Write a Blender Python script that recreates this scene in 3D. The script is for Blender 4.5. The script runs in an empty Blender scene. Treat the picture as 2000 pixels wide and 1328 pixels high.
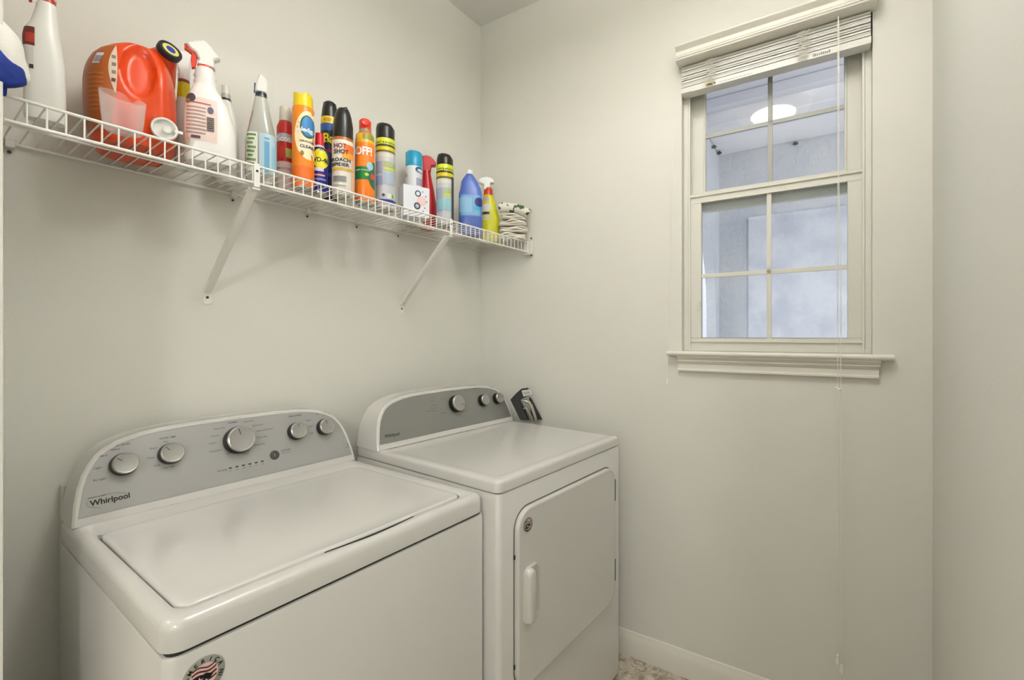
import bpy, bmesh, math, random
from mathutils import Vector, Matrix
from math import sin, cos, pi, radians, sqrt
random.seed(7)
S = bpy.context.scene
COL = S.collection

# ---------------------------------------------------------------- camera
cam_d = bpy.data.cameras.new('camera'); cam = bpy.data.objects.new('camera', cam_d); COL.objects.link(cam)
cam.location = (-1.710, -1.5778, 1.3227)
cam.rotation_euler = (pi / 2, 0, 0.600 - pi / 2)
cam_d.sensor_width = 36; cam_d.lens = 15.999
cam_d.shift_x = -0.03414; cam_d.shift_y = -0.00452
cam_d.clip_start = 0.02
S.camera = cam
# ---------------------------------------------------------------- colour management
S.view_settings.view_transform = 'Standard'; S.view_settings.look = 'None'
S.view_settings.gamma = 1.0; S.view_settings.use_curve_mapping = False
S.view_settings.exposure = 0.37
# ---------------------------------------------------------------- sky and lamps
w = bpy.data.worlds.new('sky'); S.world = w; w.use_nodes = True
bg = w.node_tree.nodes['Background']; bg.inputs[0].default_value = (0.95, 0.96, 1.0, 1); bg.inputs[1].default_value = SKY = 1.8
def lamp(name, kind, loc, power, color, size=0.2, rot=None):
    l = bpy.data.lights.new(name, kind); l.energy = power; l.color = color
    if kind == 'AREA': l.size = size; l.shape = 'DISK'
    elif kind == 'SUN': l.angle = size
    else: l.shadow_soft_size = size
    o = bpy.data.objects.new(name, l); COL.objects.link(o); o.location = loc
    if rot: o.rotation_euler = rot
    return o
LW = (1.0, 0.992, 1.02)
lamp('room_lamp_light', 'AREA', (-1.00, -1.28, 2.645), 4.2, LW, 0.24)
lamp('room_lamp_uplight', 'AREA', (-1.00, -1.28, 2.69), 16.5, LW, 0.34, (pi, 0, 0))
lamp('hall_fill_light', 'POINT', (-2.40, -0.15, 2.02), 5, LW, 0.08)  # added fill through the doorway, mainly for the right wall
lamp('hall_far_fill_light', 'POINT', (-3.40, -2.30, 2.02), 37, LW, 0.12)  # added fill from behind the camera for the machine fronts

# ---------------------------------------------------------------- materials
def lin(h):
    c = [int(h[i:i + 2], 16) / 255 for i in (0, 2, 4)]
    return tuple(x / 12.92 if x <= .04045 else ((x + .055) / 1.055) ** 2.4 for x in c)
MC = {}
def mat(name, hexc, rough=.5, metal=0., bump=None, spec=.5, var=None, coat=0, trans=0, alpha=1, aniso=None, emit=0):
    if name in MC: return MC[name]
    m = bpy.data.materials.new(name); m.use_nodes = True; MC[name] = m
    nt = m.node_tree; b = nt.nodes['Principled BSDF']; L = nt.links.new
    c = lin(hexc); b.inputs['Base Color'].default_value = (*c, 1)
    b.inputs['Roughness'].default_value = rough; b.inputs['Metallic'].default_value = metal
    b.inputs['Specular IOR Level'].default_value = spec
    b.inputs['Coat Weight'].default_value = coat; b.inputs['Coat Roughness'].default_value = .08
    b.inputs['Transmission Weight'].default_value = trans
    b.inputs['Alpha'].default_value = alpha
    if emit:
        b.inputs['Emission Color'].default_value = (*c, 1); b.inputs['Emission Strength'].default_value = emit
    tc = nt.nodes.new('ShaderNodeTexCoord')
    def noise(scale, detail=3, vec=None):
        n = nt.nodes.new('ShaderNodeTexNoise'); n.inputs['Scale'].default_value = scale; n.inputs['Detail'].default_value = detail
        L(vec or tc.outputs['Object'], n.inputs['Vector']); return n
    if var:   # (scale, second colour, low, high)
        n = noise(var[0]); r = nt.nodes.new('ShaderNodeValToRGB'); r.color_ramp.elements[0].position = var[2]; r.color_ramp.elements[1].position = var[3]
        r.color_ramp.elements[0].color = (*c, 1); r.color_ramp.elements[1].color = (*lin(var[1]), 1)
        L(n.outputs['Fac'], r.inputs['Fac']); L(r.outputs['Color'], b.inputs['Base Color'])
    if bump:  # (scale, distance, strength)
        n = noise(bump[0], 4); bp = nt.nodes.new('ShaderNodeBump'); bp.inputs['Distance'].default_value = bump[1]; bp.inputs['Strength'].default_value = bump[2]
        L(n.outputs['Fac'], bp.inputs['Height']); L(bp.outputs['Normal'], b.inputs['Normal'])
    return m
def plas(h, rough=.32):
    return mat('plastic_' + h, h, rough, bump=(60, .0002, .15))
def ink(h):
    return mat('ink_' + h, h, .38, bump=(90, .0001, .1))
WALL = mat('wall_paint', 'DFDED5', .82, bump=(150, .0012, .35), spec=.25)
CEIL = mat('ceiling_paint', 'E8E7E1', .9, bump=(90, .002, .35), spec=.2)
TRIM = mat('trim_paint', 'E2DFD4', .38, bump=(40, .0003, .1))
VINYL = mat('window_vinyl', 'DCDBD0', .35, bump=(50, .0002, .1))
ENAMEL = mat('white_enamel', 'D2D1CB', .22, bump=(25, .0004, .06), coat=.35)
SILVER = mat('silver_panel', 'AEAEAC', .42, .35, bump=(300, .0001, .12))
KNOB = mat('knob_face', 'A9A9A4', .4, .5, bump=(260, .0002, .15))
CHROME = mat('brushed_metal', 'C4C3BE', .26, .9, bump=(260, .0002, .15))
DARK = mat('dark_plastic', '0A0A08', .42, bump=(80, .0002, .1))
GAP = mat('gap_shadow_rubber', '2A2A26', .7, bump=(80, .0002, .1))  # dark rubber, also the shade of the finger gap
SEAM = mat('door_seam_shade', '74736C', .6, bump=(80, .0002, .1))  # mid grey stands in for the thin shadow line round the door
WIRE = mat('white_coated_wire', 'ECEAE2', .3, bump=(120, .0002, .1))
STUCCO = mat('outside_stucco', 'D4D6DA', .9, bump=(28, .012, .9), var=(3.2, 'C6CAD2', .35, .7))  # noise blotches stand in for sun patches on the wall
SOFFIT = mat('porch_paint', 'F0EFF3', .6, bump=(14, .002, .2))
CLOTH = mat('white_cloth', 'EDE8DA', .95, bump=(120, .003, .7), spec=.1)
FUR = mat('white_microfibre', 'EEEDE4', .97, bump=(150, .0025, .6), spec=.05)
SLAT = mat('blind_slat_vinyl', 'DDDBD4', .4, bump=(60, .0002, .1))
CLEARP = mat('clear_plastic', 'EDF1EE', .06, trans=.92, spec=.5, bump=(30, .0003, .1))
CUPM = None
def floor_mat():
    m = bpy.data.materials.new('vinyl_tile'); m.use_nodes = True; nt = m.node_tree; L = nt.links.new; b = nt.nodes['Principled BSDF']
    tc = nt.nodes.new('ShaderNodeTexCoord')
    n = nt.nodes.new('ShaderNodeTexNoise'); n.inputs['Scale'].default_value = 38; n.inputs['Detail'].default_value = 5; n.inputs['Distortion'].default_value = 1.2
    L(tc.outputs['Object'], n.inputs['Vector'])
    r = nt.nodes.new('ShaderNodeValToRGB'); e = r.color_ramp.elements
    e[0].position = .36; e[0].color = (*lin('AA9C86'), 1); e[1].position = .58; e[1].color = (*lin('E0D6C2'), 1)
    L(n.outputs['Fac'], r.inputs['Fac'])
    v = nt.nodes.new('ShaderNodeTexVoronoi'); v.inputs['Scale'].default_value = 22; L(tc.outputs['Object'], v.inputs['Vector'])
    mx = nt.nodes.new('ShaderNodeMixRGB'); mx.blend_type = 'MULTIPLY'; mx.inputs['Fac'].default_value = .35
    L(r.outputs['Color'], mx.inputs['Color1']); L(v.outputs['Distance'], mx.inputs['Color2']); L(mx.outputs['Color'], b.inputs['Base Color'])
    b.inputs['Roughness'].default_value = .5
    return m
FLOOR = floor_mat()
def pane_mat():
    m = bpy.data.materials.new('window_glass'); m.use_nodes = True; nt = m.node_tree; nt.nodes.clear(); L = nt.links.new
    o = nt.nodes.new('ShaderNodeOutputMaterial'); t = nt.nodes.new('ShaderNodeBsdfTransparent'); t.inputs[0].default_value = (.94, .96, .97, 1)
    g = nt.nodes.new('ShaderNodeBsdfGlossy'); g.inputs['Roughness'].default_value = .03
    fr = nt.nodes.new('ShaderNodeFresnel'); fr.inputs[0].default_value = 1.5
    mx = nt.nodes.new('ShaderNodeMixShader'); L(fr.outputs[0], mx.inputs[0]); L(t.outputs[0], mx.inputs[1]); L(g.outputs[0], mx.inputs[2]); L(mx.outputs[0], o.inputs[0])
    return m
PANE = pane_mat()
def film_mat():
    m = bpy.data.materials.new('frosted_clear_plastic'); m.use_nodes = True; nt = m.node_tree; L = nt.links.new; b = nt.nodes['Principled BSDF']
    b.inputs['Base Color'].default_value = (.86, .80, .78, 1); b.inputs['Roughness'].default_value = .25
    lw = nt.nodes.new('ShaderNodeLayerWeight'); lw.inputs[0].default_value = .35
    mr = nt.nodes.new('ShaderNodeMapRange'); mr.inputs['To Min'].default_value = .09; mr.inputs['To Max'].default_value = .55
    n = nt.nodes.new('ShaderNodeTexNoise'); n.inputs['Scale'].default_value = 60; bp = nt.nodes.new('ShaderNodeBump'); bp.inputs['Distance'].default_value = .0003; bp.inputs['Strength'].default_value = .1
    L(n.outputs[0], bp.inputs['Height']); L(bp.outputs[0], b.inputs['Normal'])
    L(lw.outputs['Facing'], mr.inputs['Value']); L(mr.outputs[0], b.inputs['Alpha']); return m
CUPM = film_mat()

# ---------------------------------------------------------------- mesh builder
class MB:
    def __init__(s): s.v = []; s.f = []; s.mi = []; s.m = []
    def mid(s, m):
        if m not in s.m: s.m.append(m)
        return s.m.index(m)
    def add(s, vs, fs, m, M=None):
        o = len(s.v); k = s.mid(m)
        s.v += [tuple(M @ Vector(p)) if M else tuple(p) for p in vs]
        for f in fs: s.f.append(tuple(i + o for i in f)); s.mi.append(k)
        return s
    def box(s, lo, hi, m, M=None):
        x0, y0, z0 = lo; x1, y1, z1 = hi
        vs = [(x0, y0, z0), (x1, y0, z0), (x1, y1, z0), (x0, y1, z0), (x0, y0, z1), (x1, y0, z1), (x1, y1, z1), (x0, y1, z1)]
        return s.add(vs, [(3, 2, 1, 0), (4, 5, 6, 7), (0, 1, 5, 4), (1, 2, 6, 5), (2, 3, 7, 6), (3, 0, 4, 7)], m, M)
    def loft(s, loops, m, cap0=True, cap1=True, closed=True, M=None):
        n = len(loops[0]); vs = [p for l in loops for p in l]
        mm = m if isinstance(m, list) else [m] * (len(loops) - 1)
        k = n if closed else n - 1
        for i in range(len(loops) - 1):
            base = i * n
            fs = [(j, (j + 1) % n, n + (j + 1) % n, n + j) for j in range(k)]
            s.add(vs[base:base + 2 * n], fs, mm[i], M)
        if cap0: s.add(loops[0], [tuple(range(n))[::-1]], mm[0], M)
        if cap1: s.add(loops[-1], [tuple(range(n))], mm[-1], M)
        return s
    def lathe(s, prof, m, n=28, M=None, cap0=True, cap1=True):
        loops = [[(r * cos(2 * pi * j / n), r * sin(2 * pi * j / n), z) for j in range(n)] for r, z in prof]
        return s.loft(loops, m, cap0, cap1, M=M)
    def tube(s, path, r, m, n=8, M=None):
        P = [Vector(p) for p in path]; loops = []; up = None
        for i, p in enumerate(P):
            d = (P[min(i + 1, len(P) - 1)] - P[max(i - 1, 0)]).normalized()
            if up is None: up = Vector((0, 0, 1)) if abs(d.z) < .9 else Vector((1, 0, 0))
            a = d.cross(up).normalized(); b2 = a.cross(d).normalized(); up = b2
            rr = r[i] if isinstance(r, (list, tuple)) else r
            loops.append([tuple(p + a * rr * cos(2 * pi * j / n) + b2 * rr * sin(2 * pi * j / n)) for j in range(n)])
        return s.loft(loops, m, M=M)
    def prism(s, out, y0, y1, m, M=None, inset=0.0):
        """outline in x,z extruded along y, edges softened by an inset rim"""
        c = (sum(p[0] for p in out) / len(out), sum(p[1] for p in out) / len(out))
        def off(d):
            n = len(out); r = []
            for i in range(n):
                a, b, e = Vector(out[i - 1]), Vector(out[i]), Vector(out[(i + 1) % n])
                t = ((b - a).normalized() + (e - b).normalized()); t = t.normalized() if t.length > 1e-6 else (b - a).normalized()
                nr = Vector((-t.y, t.x)); r.append(b + nr * d * ORI)
            return r
        area = sum(out[i - 1][0] * out[i][1] - out[i][0] * out[i - 1][1] for i in range(len(out)))
        ORI = 1 if area > 0 else -1
        if inset:
            o2 = off(inset); q = inset if y1 > y0 else -inset
            loops = [[(p[0], y0, p[1]) for p in o2], [(p[0], y0 + q, p[1]) for p in out], [(p[0], y1 - q, p[1]) for p in out], [(p[0], y1, p[1]) for p in o2]]
        else: loops = [[(p[0], y0, p[1]) for p in out], [(p[0], y1, p[1]) for p in out]]
        return s.loft(loops, m, M=M)
    def build(s, name, parent=None, bevel=0, ang=38, M=None):
        me = bpy.data.meshes.new(name); me.from_pydata(s.v, [], s.f)
        for m in s.m: me.materials.append(m)
        me.polygons.foreach_set('material_index', s.mi)
        b = bmesh.new(); b.from_mesh(me); bmesh.ops.remove_doubles(b, verts=b.verts, dist=1e-5)
        bmesh.ops.recalc_face_normals(b, faces=b.faces); b.to_mesh(me); b.free()
        me.shade_smooth(); me.set_sharp_from_angle(angle=radians(ang))
        o = bpy.data.objects.new(name, me); COL.objects.link(o)
        if parent: o.parent = parent
        if M is not None: o.matrix_local = M
        if bevel:
            q = o.modifiers.new('bevel', 'BEVEL'); q.width = bevel; q.segments = 3; q.limit_method = 'ANGLE'; q.angle_limit = radians(40); q.harden_normals = True
        return o
def rr(x0, x1, y0, y1, r, z, n=6):
    r = min(r, (x1 - x0) / 2 - 1e-5, (y1 - y0) / 2 - 1e-5); P = []
    for cx, cy, a in ((x1 - r, y0 + r, -pi / 2), (x1 - r, y1 - r, 0), (x0 + r, y1 - r, pi / 2), (x0 + r, y0 + r, pi)):
        for i in range(n + 1):
            t = a + pi / 2 * i / n; P.append((cx + r * cos(t), cy + r * sin(t), z))
    return P
def tag(o, label=None, cat=None, group=None, kind=None):
    if label: o['label'] = label
    if cat: o['category'] = cat
    if group: o['group'] = group
    if kind: o['kind'] = kind
    return o
def thing(name, label, cat, loc=(0, 0, 0), rz=0, group=None, kind=None):
    o = bpy.data.objects.new(name, None); COL.objects.link(o); o.location = loc; o.rotation_euler = (0, 0, rz); o.empty_display_size = .05
    return tag(o, label, cat, group, kind)
TXT = {}
def text2d(s, bold=0.0):
    k = (s, bold)
    if k in TXT: return TXT[k]
    c = bpy.data.curves.new('lettering', 'FONT'); c.body = s; c.size = 1; c.offset = bold; c.resolution_u = 3
    o = bpy.data.objects.new('lettering', c); me = bpy.data.meshes.new_from_object(o)
    vs = [(v.co.x, v.co.y) for v in me.vertices]; fs = [tuple(p.vertices) for p in me.polygons]
    bpy.data.objects.remove(o); bpy.data.curves.remove(c); bpy.data.meshes.remove(me)
    x0 = min(v[0] for v in vs); x1 = max(v[0] for v in vs)
    TXT[k] = ([(v[0] - x0, v[1]) for v in vs], fs, x1 - x0); return TXT[k]
def put_text(mb, s, x, z, width, m, fn, height=None, bold=.02, angle=0, xmax=None):
    """lettering laid on a surface; fn(x, z) gives the 3D point; x,z = left end of the base line"""
    vs, fs, wd = text2d(s, bold); sx = width / wd; sz = (height / .72) if height else sx
    pts = [(x + vx * sx * cos(angle) - vz * sz * sin(angle), z + vx * sx * sin(angle) + vz * sz * cos(angle)) for vx, vz in vs]
    if xmax is not None: fs = [f for f in fs if max(pts[i][0] for i in f) < xmax]
    mb.add([fn(*p) for p in pts], fs, m)

# measured outlines (height, left, right, depth ratio, roundness, colour) and printed marks, metres
SPECS = {'orange_polish': ((-0.9947, -0.2),
                   [(0.0, -0.0284, 0.0286, 1, 2, '9A9890'), (0.006, -0.0297, 0.03, 1, 2, 'F08A1C'), (0.2367, -0.0297, 0.03, 1, 2, 'F08A1C'), (0.2429, -0.027, 0.0273, 1, 2, 'F2D21A'), (0.2721, -0.0257, 0.0259, 1, 2, 'F2D21A')],
                   [('ell', 0.015, 0.1551, 0.0366, 0.0723, 'F7E6BE'), ('rect', -0.0324, 0.0327, 0.004, 0.0628, 'E8701A'), ('ell', 0.0123, 0.1798, 0.0204, 0.0339, '1E5A44'), ('ell', 0.0137, 0.1813, 0.0176, 0.0292, '3C86C4'),
                    ('txt', 'pledge', -0.0134, 0.1644, 0.0327, 'F4F4F0', 1.25), ('txt', 'ORANGE', -0.0094, 0.1336, 0.0273, '2C3470', 1), ('txt', 'CLEAN', -0.008, 0.1167, 0.03, '2C3470', 1.2),
                    ('ell', -0.0026, 0.0997, 0.0047, 0.0077, 'A07850')]),
 'small_blue_can': ((-0.9387, -0.19),
                    [(0.0, -0.0227, 0.023, 1, 2, '77777A'), (0.006, -0.0242, 0.0244, 1, 2, '1D2080'), (0.1311, -0.0242, 0.0244, 1, 2, '1D2080'), (0.1359, -0.0227, 0.023, 1, 2, '1A1A50'), (0.1439, -0.017, 0.0173, 1, 2, 'C9C9CC'),
                     (0.1519, -0.0127, 0.013, 1, 2, 'CC1F2C'), (0.1903, -0.0113, 0.0116, 1, 2, 'CC1F2C')],
                    [('ell', 0.003, 0.1056, 0.0214, 0.032, 'E6E01C'), ('txt', 'WD-40', -0.0242, 0.096, 0.0258, '101040', 1.5), ('rect', -0.0213, 0.0116, 0.0672, 0.0784, 'D8D0E0'),
                     ('rect', -0.0185, 0.0144, 0.0529, 0.0577, 'E0A0A0'), ('rect', -0.0185, 0.0173, 0.0401, 0.0449, '8890D0')]),
 'black_cap_back': ((-0.8706, -0.13),
                    [(0.0, -0.0259, 0.0262, 1, 2, '55555A'), (0.006, -0.0275, 0.0277, 1, 2, '1E2468'), (0.184, -0.0275, 0.0277, 1, 2, '14151A'), (0.2316, -0.0275, 0.0277, 1, 2, '2C58A8'), (0.2554, -0.0275, 0.0277, 1, 2, 'EAC81C'),
                     (0.2791, -0.0259, 0.0262, 1, 2, '121210'), (0.308, -0.0229, 0.0231, 1, 2, '121210'), (0.3284, -0.0198, 0.0201, 1, 2, '121210'), (0.3352, -0.0121, 0.0124, 1, 2, '121210')],
                    [('txt', 'Bar', -0.0183, 0.1908, 0.0277, 'EDE01C', 1.6), ('ell', -0.006, 0.2673, 0.0123, 0.0068, 'C8A010'), ('rect', -0.0244, 0.0247, 0.1585, 0.1687, 'C03028'),
                     ('rect', -0.0244, 0.0247, 0.0804, 0.0923, '4858B8')]),
 'roach_can': ((-0.8802, -0.22),
               [(0.0, -0.0297, 0.0299, 1, 2, '88888A'), (0.006, -0.0312, 0.0329, 1, 2, 'E4E0D4'), (0.1649, -0.0312, 0.0329, 1, 2, 'E4E0D4'), (0.1747, -0.0312, 0.0329, 1, 2, 'B86A2C'), (0.1845, -0.0297, 0.0314, 1, 2, '16140F'),
                (0.2269, -0.0282, 0.0314, 1, 2, '16140F'), (0.2563, -0.0237, 0.0269, 1, 2, '16140F'), (0.2726, -0.0193, 0.0225, 1, 2, '16140F'), (0.2824, -0.0133, 0.018, 1, 2, '16140F')],
               [('rect', 0.0031, 0.0329, 0.1355, 0.1616, 'F07018'), ('rect', -0.0014, 0.0329, 0.1159, 0.1355, 'F4A030'), ('rect', 0.0254, 0.0344, 0.0048, 0.1159, 'F2B890'), ('txt', 'HOT', -0.0237, 0.1485, 0.0105, '7A2020', 1.5),
                ('txt', 'SHOT', -0.0237, 0.1306, 0.0165, '2A2A30', 1.5), ('txt', 'ROACH', -0.0297, 0.1061, 0.0225, '25252C', 1.25), ('txt', 'SPIDER', -0.0297, 0.0914, 0.0195, '25252C', 1.1),
                ('rect', -0.0297, 0.0314, 0.0783, 0.0865, 'D0A838'), ('rect', -0.0252, 0.0105, 0.0424, 0.0604, '8A8A88'), ('rect', -0.0237, 0.009, 0.0293, 0.0326, 'B0ACA4')]),
 'orange_repellent': ((-0.795, -0.21),
                      [(0.0, -0.0286, 0.0288, 1, 2, '88888A'), (0.006, -0.0302, 0.032, 1, 2, 'F5841F'), (0.0759, -0.0302, 0.032, 1, 2, '1F7A3C'), (0.1189, -0.0302, 0.032, 1, 2, 'F5841F'), (0.1996, -0.0302, 0.032, 1, 2, 'F0B428'),
                       (0.2306, -0.027, 0.0288, 1, 2, 'C86A20'), (0.2391, -0.019, 0.0224, 1, 2, '9C9078'), (0.2495, -0.0174, 0.0208, 1, 2, 'E43A20'), (0.2787, -0.0174, 0.0208, 1, 2, 'E43A20'),
                       (0.2855, -0.0111, 0.0145, 1, 2, 'E43A20')],
                      [('rect', -0.0063, 0.032, 0.2099, 0.2288, '8A9430'), ('txt', 'OFF!', -0.0286, 0.1584, 0.0224, 'FFFFFF', 1.7), ('ell', 0.0336, 0.0948, 0.0239, 0.0464, '2A6A44'),
                       ('ell', 0.0161, 0.1223, 0.0096, 0.0137, '9CC8DC'), ('txt', 'DEEP WOODS', -0.0286, 0.1051, 0.0161, 'D8E8C8', 1), ('ell', 0.024, 0.0897, 0.0064, 0.0103, 'D04038'),
                       ('ell', 0.0065, 0.0931, 0.0064, 0.0052, 'A8D848'), ('ell', 0.0017, 0.2666, 0.0096, 0.0103, 'F05030'), ('ell', 0.0017, 0.2666, 0.0038, 0.0045, 'A02010')]),
 'yellow_black_can': ((-0.7077, -0.2),
                      [(0.0, -0.0305, 0.0324, 1, 2, '77777A'), (0.006, -0.0322, 0.0341, 1, 2, 'C9CCD2'), (0.1976, -0.0322, 0.0341, 1, 2, '6A6418'), (0.2048, -0.0322, 0.0341, 1, 2, 'D8C62C'),
                       (0.2174, -0.0322, 0.0341, 1, 2, '3A3A18'), (0.2247, -0.0322, 0.0341, 1, 2, 'D2DC2E'), (0.2445, -0.0322, 0.0341, 1, 2, 'D2DC2E'), (0.2481, -0.0305, 0.0324, 1, 2, '121210'),
                       (0.2861, -0.0305, 0.0324, 1, 2, '121210'), (0.3005, -0.0271, 0.0239, 1, 2, '121210'), (0.3041, -0.022, 0.0137, 1, 2, '121210')],
                      [('txt', 'ANT & ROACH', -0.0288, 0.2283, 0.0324, '3A4010', 1.1), ('rect', -0.0288, 0.0273, 0.1813, 0.1922, 'DDD8C4'), ('rect', -0.0305, -0.0083, 0.1217, 0.1651, 'A2A8C4'),
                       ('rect', -0.0057, 0.0341, 0.147, 0.1651, 'A8B488'), ('rect', -0.0057, 0.0341, 0.1344, 0.1452, 'BCCB5A'), ('rect', -0.0305, -0.0083, 0.082, 0.1145, '9CA4C8'),
                       ('rect', -0.0057, 0.0341, 0.0856, 0.129, 'A9B6C6'), ('rect', 0.0069, 0.029, 0.0369, 0.0549, 'E4E4D8'), ('rect', 0.0205, 0.0273, 0.0387, 0.0531, '7AA860'), ('ell', -0.005, 0.0477, 0.0051, 0.0054, '303870'),
                       ('rect', -0.0305, 0.0341, 0.0242, 0.0333, '2E3490')]),
 'yellow_black_can_right': ((-0.4258, -0.2),
                            [(0.0, -0.0322, 0.0323, 1, 2, '77777A'), (0.006, -0.0342, 0.0344, 1, 2, 'C9CCD2'), (0.1858, -0.0342, 0.0344, 1, 2, '6A6418'), (0.1941, -0.0342, 0.0344, 1, 2, 'D8C62C'),
                             (0.2085, -0.0342, 0.0344, 1, 2, '3A3A18'), (0.2168, -0.0342, 0.0344, 1, 2, 'D2DC2E'), (0.2395, -0.0342, 0.0344, 1, 2, 'D2DC2E'), (0.2437, -0.0322, 0.0323, 1, 2, '121210'),
                             (0.2705, -0.0322, 0.0323, 1, 2, '121210'), (0.2871, -0.0282, 0.0223, 1, 2, '121210'), (0.2912, -0.0221, 0.0102, 1, 2, '121210')],
                            [('txt', 'ANT & ROACH', -0.0302, 0.2209, 0.0323, '3A4010', 1.1), ('rect', -0.0302, 0.0263, 0.1672, 0.1796, 'DDD8C4'), ('rect', -0.0322, -0.0095, 0.099, 0.1486, 'A2A8C4'),
                             ('rect', -0.0068, 0.0344, 0.1279, 0.1486, 'A8B488'), ('rect', -0.0068, 0.0344, 0.1134, 0.1258, 'BCCB5A'), ('rect', -0.0322, -0.0095, 0.0535, 0.0907, '9CA4C8'),
                             ('rect', -0.0068, 0.0344, 0.0576, 0.1072, 'A9B6C6'), ('rect', 0.0243, 0.0364, 0.0101, 0.1961, '3A3A46'), ('rect', -0.0322, 0.0223, 0.0618, 0.1031, '8FC0C8')]),
 'blue_cap_can': ((-0.5004, -0.1),
                  [(0.0, -0.0316, 0.0337, 1, 2, '99999A'), (0.006, -0.0335, 0.0357, 1, 2, 'E8EAEE'), (0.2356, -0.0316, 0.0337, 1, 2, '1E9CC4'), (0.2913, -0.0316, 0.0337, 1, 2, '1E9CC4'), (0.2975, -0.0256, 0.0278, 1, 2, '1E9CC4')],
                  [('ell', 0.0238, 0.2212, 0.0178, 0.0124, '245C94'), ('ell', 0.0258, 0.2191, 0.0119, 0.007, 'E8EAEE'), ('rect', 0.01, 0.0377, 0.1573, 0.1882, 'A8A8C0'), ('rect', -0.0335, -0.0236, 0.1903, 0.2047, 'B8B8A0')]),
 'red_can': ((-1.008, -0.12),
             [(0.0, -0.0217, 0.022, 1, 2, '77777A'), (0.006, -0.0231, 0.0234, 1, 2, 'E8D2D0'), (0.091, -0.0231, 0.0234, 1, 2, 'C41D1D'), (0.1998, -0.0231, 0.0234, 1, 2, 'C41D1D'), (0.2109, -0.019, 0.0193, 1, 2, 'B04030'),
              (0.2188, -0.0163, 0.0179, 1, 2, 'D4D0C2'), (0.2614, -0.0149, 0.0165, 1, 2, 'DAD6C8')],
             [('rect', -0.0217, 0.022, 0.1509, 0.1762, 'B8B4BC'), ('txt', 'Scotch', -0.0217, 0.1525, 0.0316, 'F4F4F8', 1.5), ('txt', 'PROTECT', -0.0217, 0.0657, 0.0247, 'C07878', 1.1),
              ('rect', 0.0015, 0.022, 0.1036, 0.132, 'B8C060'), ('ell', -0.0094, 0.1178, 0.0068, 0.0189, 'D83020')]),
 'white_trigger_bottle': ((-1.5222, -0.2),
                          [(0.0, -0.0252, 0.0297, 0.62, 3, 'E6E6E0'), (0.006, -0.028, 0.0318, 0.62, 3.2, 'E6E6E0'), (0.1145, -0.028, 0.0311, 0.62, 3, 'E6E6E0'), (0.1355, -0.0287, 0.0283, 0.64, 2.8, 'E6E6E0'),
                           (0.1639, -0.0294, 0.0248, 0.7, 2.5, 'E6E6E0'), (0.1817, -0.0266, 0.0227, 0.75, 2.4, 'E6E6E0'), (0.1953, -0.0196, 0.0213, 0.8, 2.2, 'E6E6E0'), (0.2268, -0.0125, 0.0191, 0.9, 2, 'E6E6E0'),
                           (0.2384, -0.0111, 0.0184, 1, 2, 'E6E6E0'), (0.2426, -0.0083, 0.017, 1, 2, 'C03A28'), (0.2583, -0.0083, 0.017, 1, 2, 'C03A28')],
                          [('rect', -0.0323, -0.0125, 0.1418, 0.1796, '6E2A1E'), ('rect', -0.0252, -0.0125, 0.1481, 0.167, 'B03A2C'), ('rect', -0.0323, -0.014, 0.0956, 0.1418, 'D6D2CC'),
                           ('rect', -0.0196, -0.014, 0.0956, 0.104, '3A3030')]),
 'label_trigger_bottle': ((-1.2318, -0.2),
                          [(0.0, -0.0476, 0.0521, 0.6, 3, 'EDEDE8'), (0.0102, -0.0529, 0.0563, 0.6, 3.2, 'EDEDE8'), (0.0867, -0.054, 0.0542, 0.6, 3, 'EDEDE8'), (0.1236, -0.0529, 0.0468, 0.6, 3, 'EDEDE8'),
                           (0.1552, -0.0497, 0.0362, 0.62, 2.8, 'EDEDE8'), (0.179, -0.0412, 0.0235, 0.7, 2.5, 'EDEDE8'), (0.1948, -0.0359, 0.0139, 0.8, 2.2, 'EDEDE8'), (0.2027, -0.0327, 0.0129, 0.85, 2, 'EDEDE8'),
                           (0.208, -0.0349, 0.0139, 0.85, 2, 'EDEDE8'), (0.2159, -0.0317, 0.0107, 0.85, 2, 'EDEDE8'), (0.2225, -0.0349, 0.0129, 0.85, 2, 'EDEDE8'), (0.2304, -0.0317, 0.0097, 0.85, 2, 'EDEDE8'),
                           (0.237, -0.0317, 0.0086, 0.85, 2, 'EDEDE8'), (0.2449, -0.0274, 0.0065, 0.85, 2, 'E8452C'), (0.2502, -0.0264, 0.0054, 0.85, 2, 'E8452C')],
                          [('rect', -0.0518, 0.0139, 0.0471, 0.1579, 'E6D2C8'), ('ell', -0.0391, 0.1552, 0.0095, 0.0119, '4E4456'), ('ell', -0.0444, 0.146, 0.0042, 0.0066, '8A9030'),
                           ('rect', -0.0476, -0.0094, 0.1295, 0.1328, 'A89088'), ('rect', -0.0476, -0.0094, 0.1203, 0.1236, 'A89088'), ('rect', -0.0476, -0.0094, 0.1111, 0.1144, 'A89088'),
                           ('rect', -0.0476, -0.0094, 0.1018, 0.1051, 'A89088'), ('rect', -0.0476, -0.0094, 0.0926, 0.0959, 'A89088'), ('rect', -0.0476, -0.0094, 0.0834, 0.0867, 'A89088'),
                           ('rect', -0.0476, -0.0094, 0.0741, 0.0774, 'A89088'), ('rect', -0.0476, -0.0094, 0.0649, 0.0682, 'A89088'), ('rect', -0.0476, 0.0012, 0.1421, 0.1447, 'B06058'),
                           ('ell', 0.0001, 0.1289, 0.0064, 0.0092, '6A6078'), ('rect', -0.0073, 0.0076, 0.1072, 0.1104, '3C3838'), ('rect', -0.0073, 0.0076, 0.102, 0.1051, '3C3838'),
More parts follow.
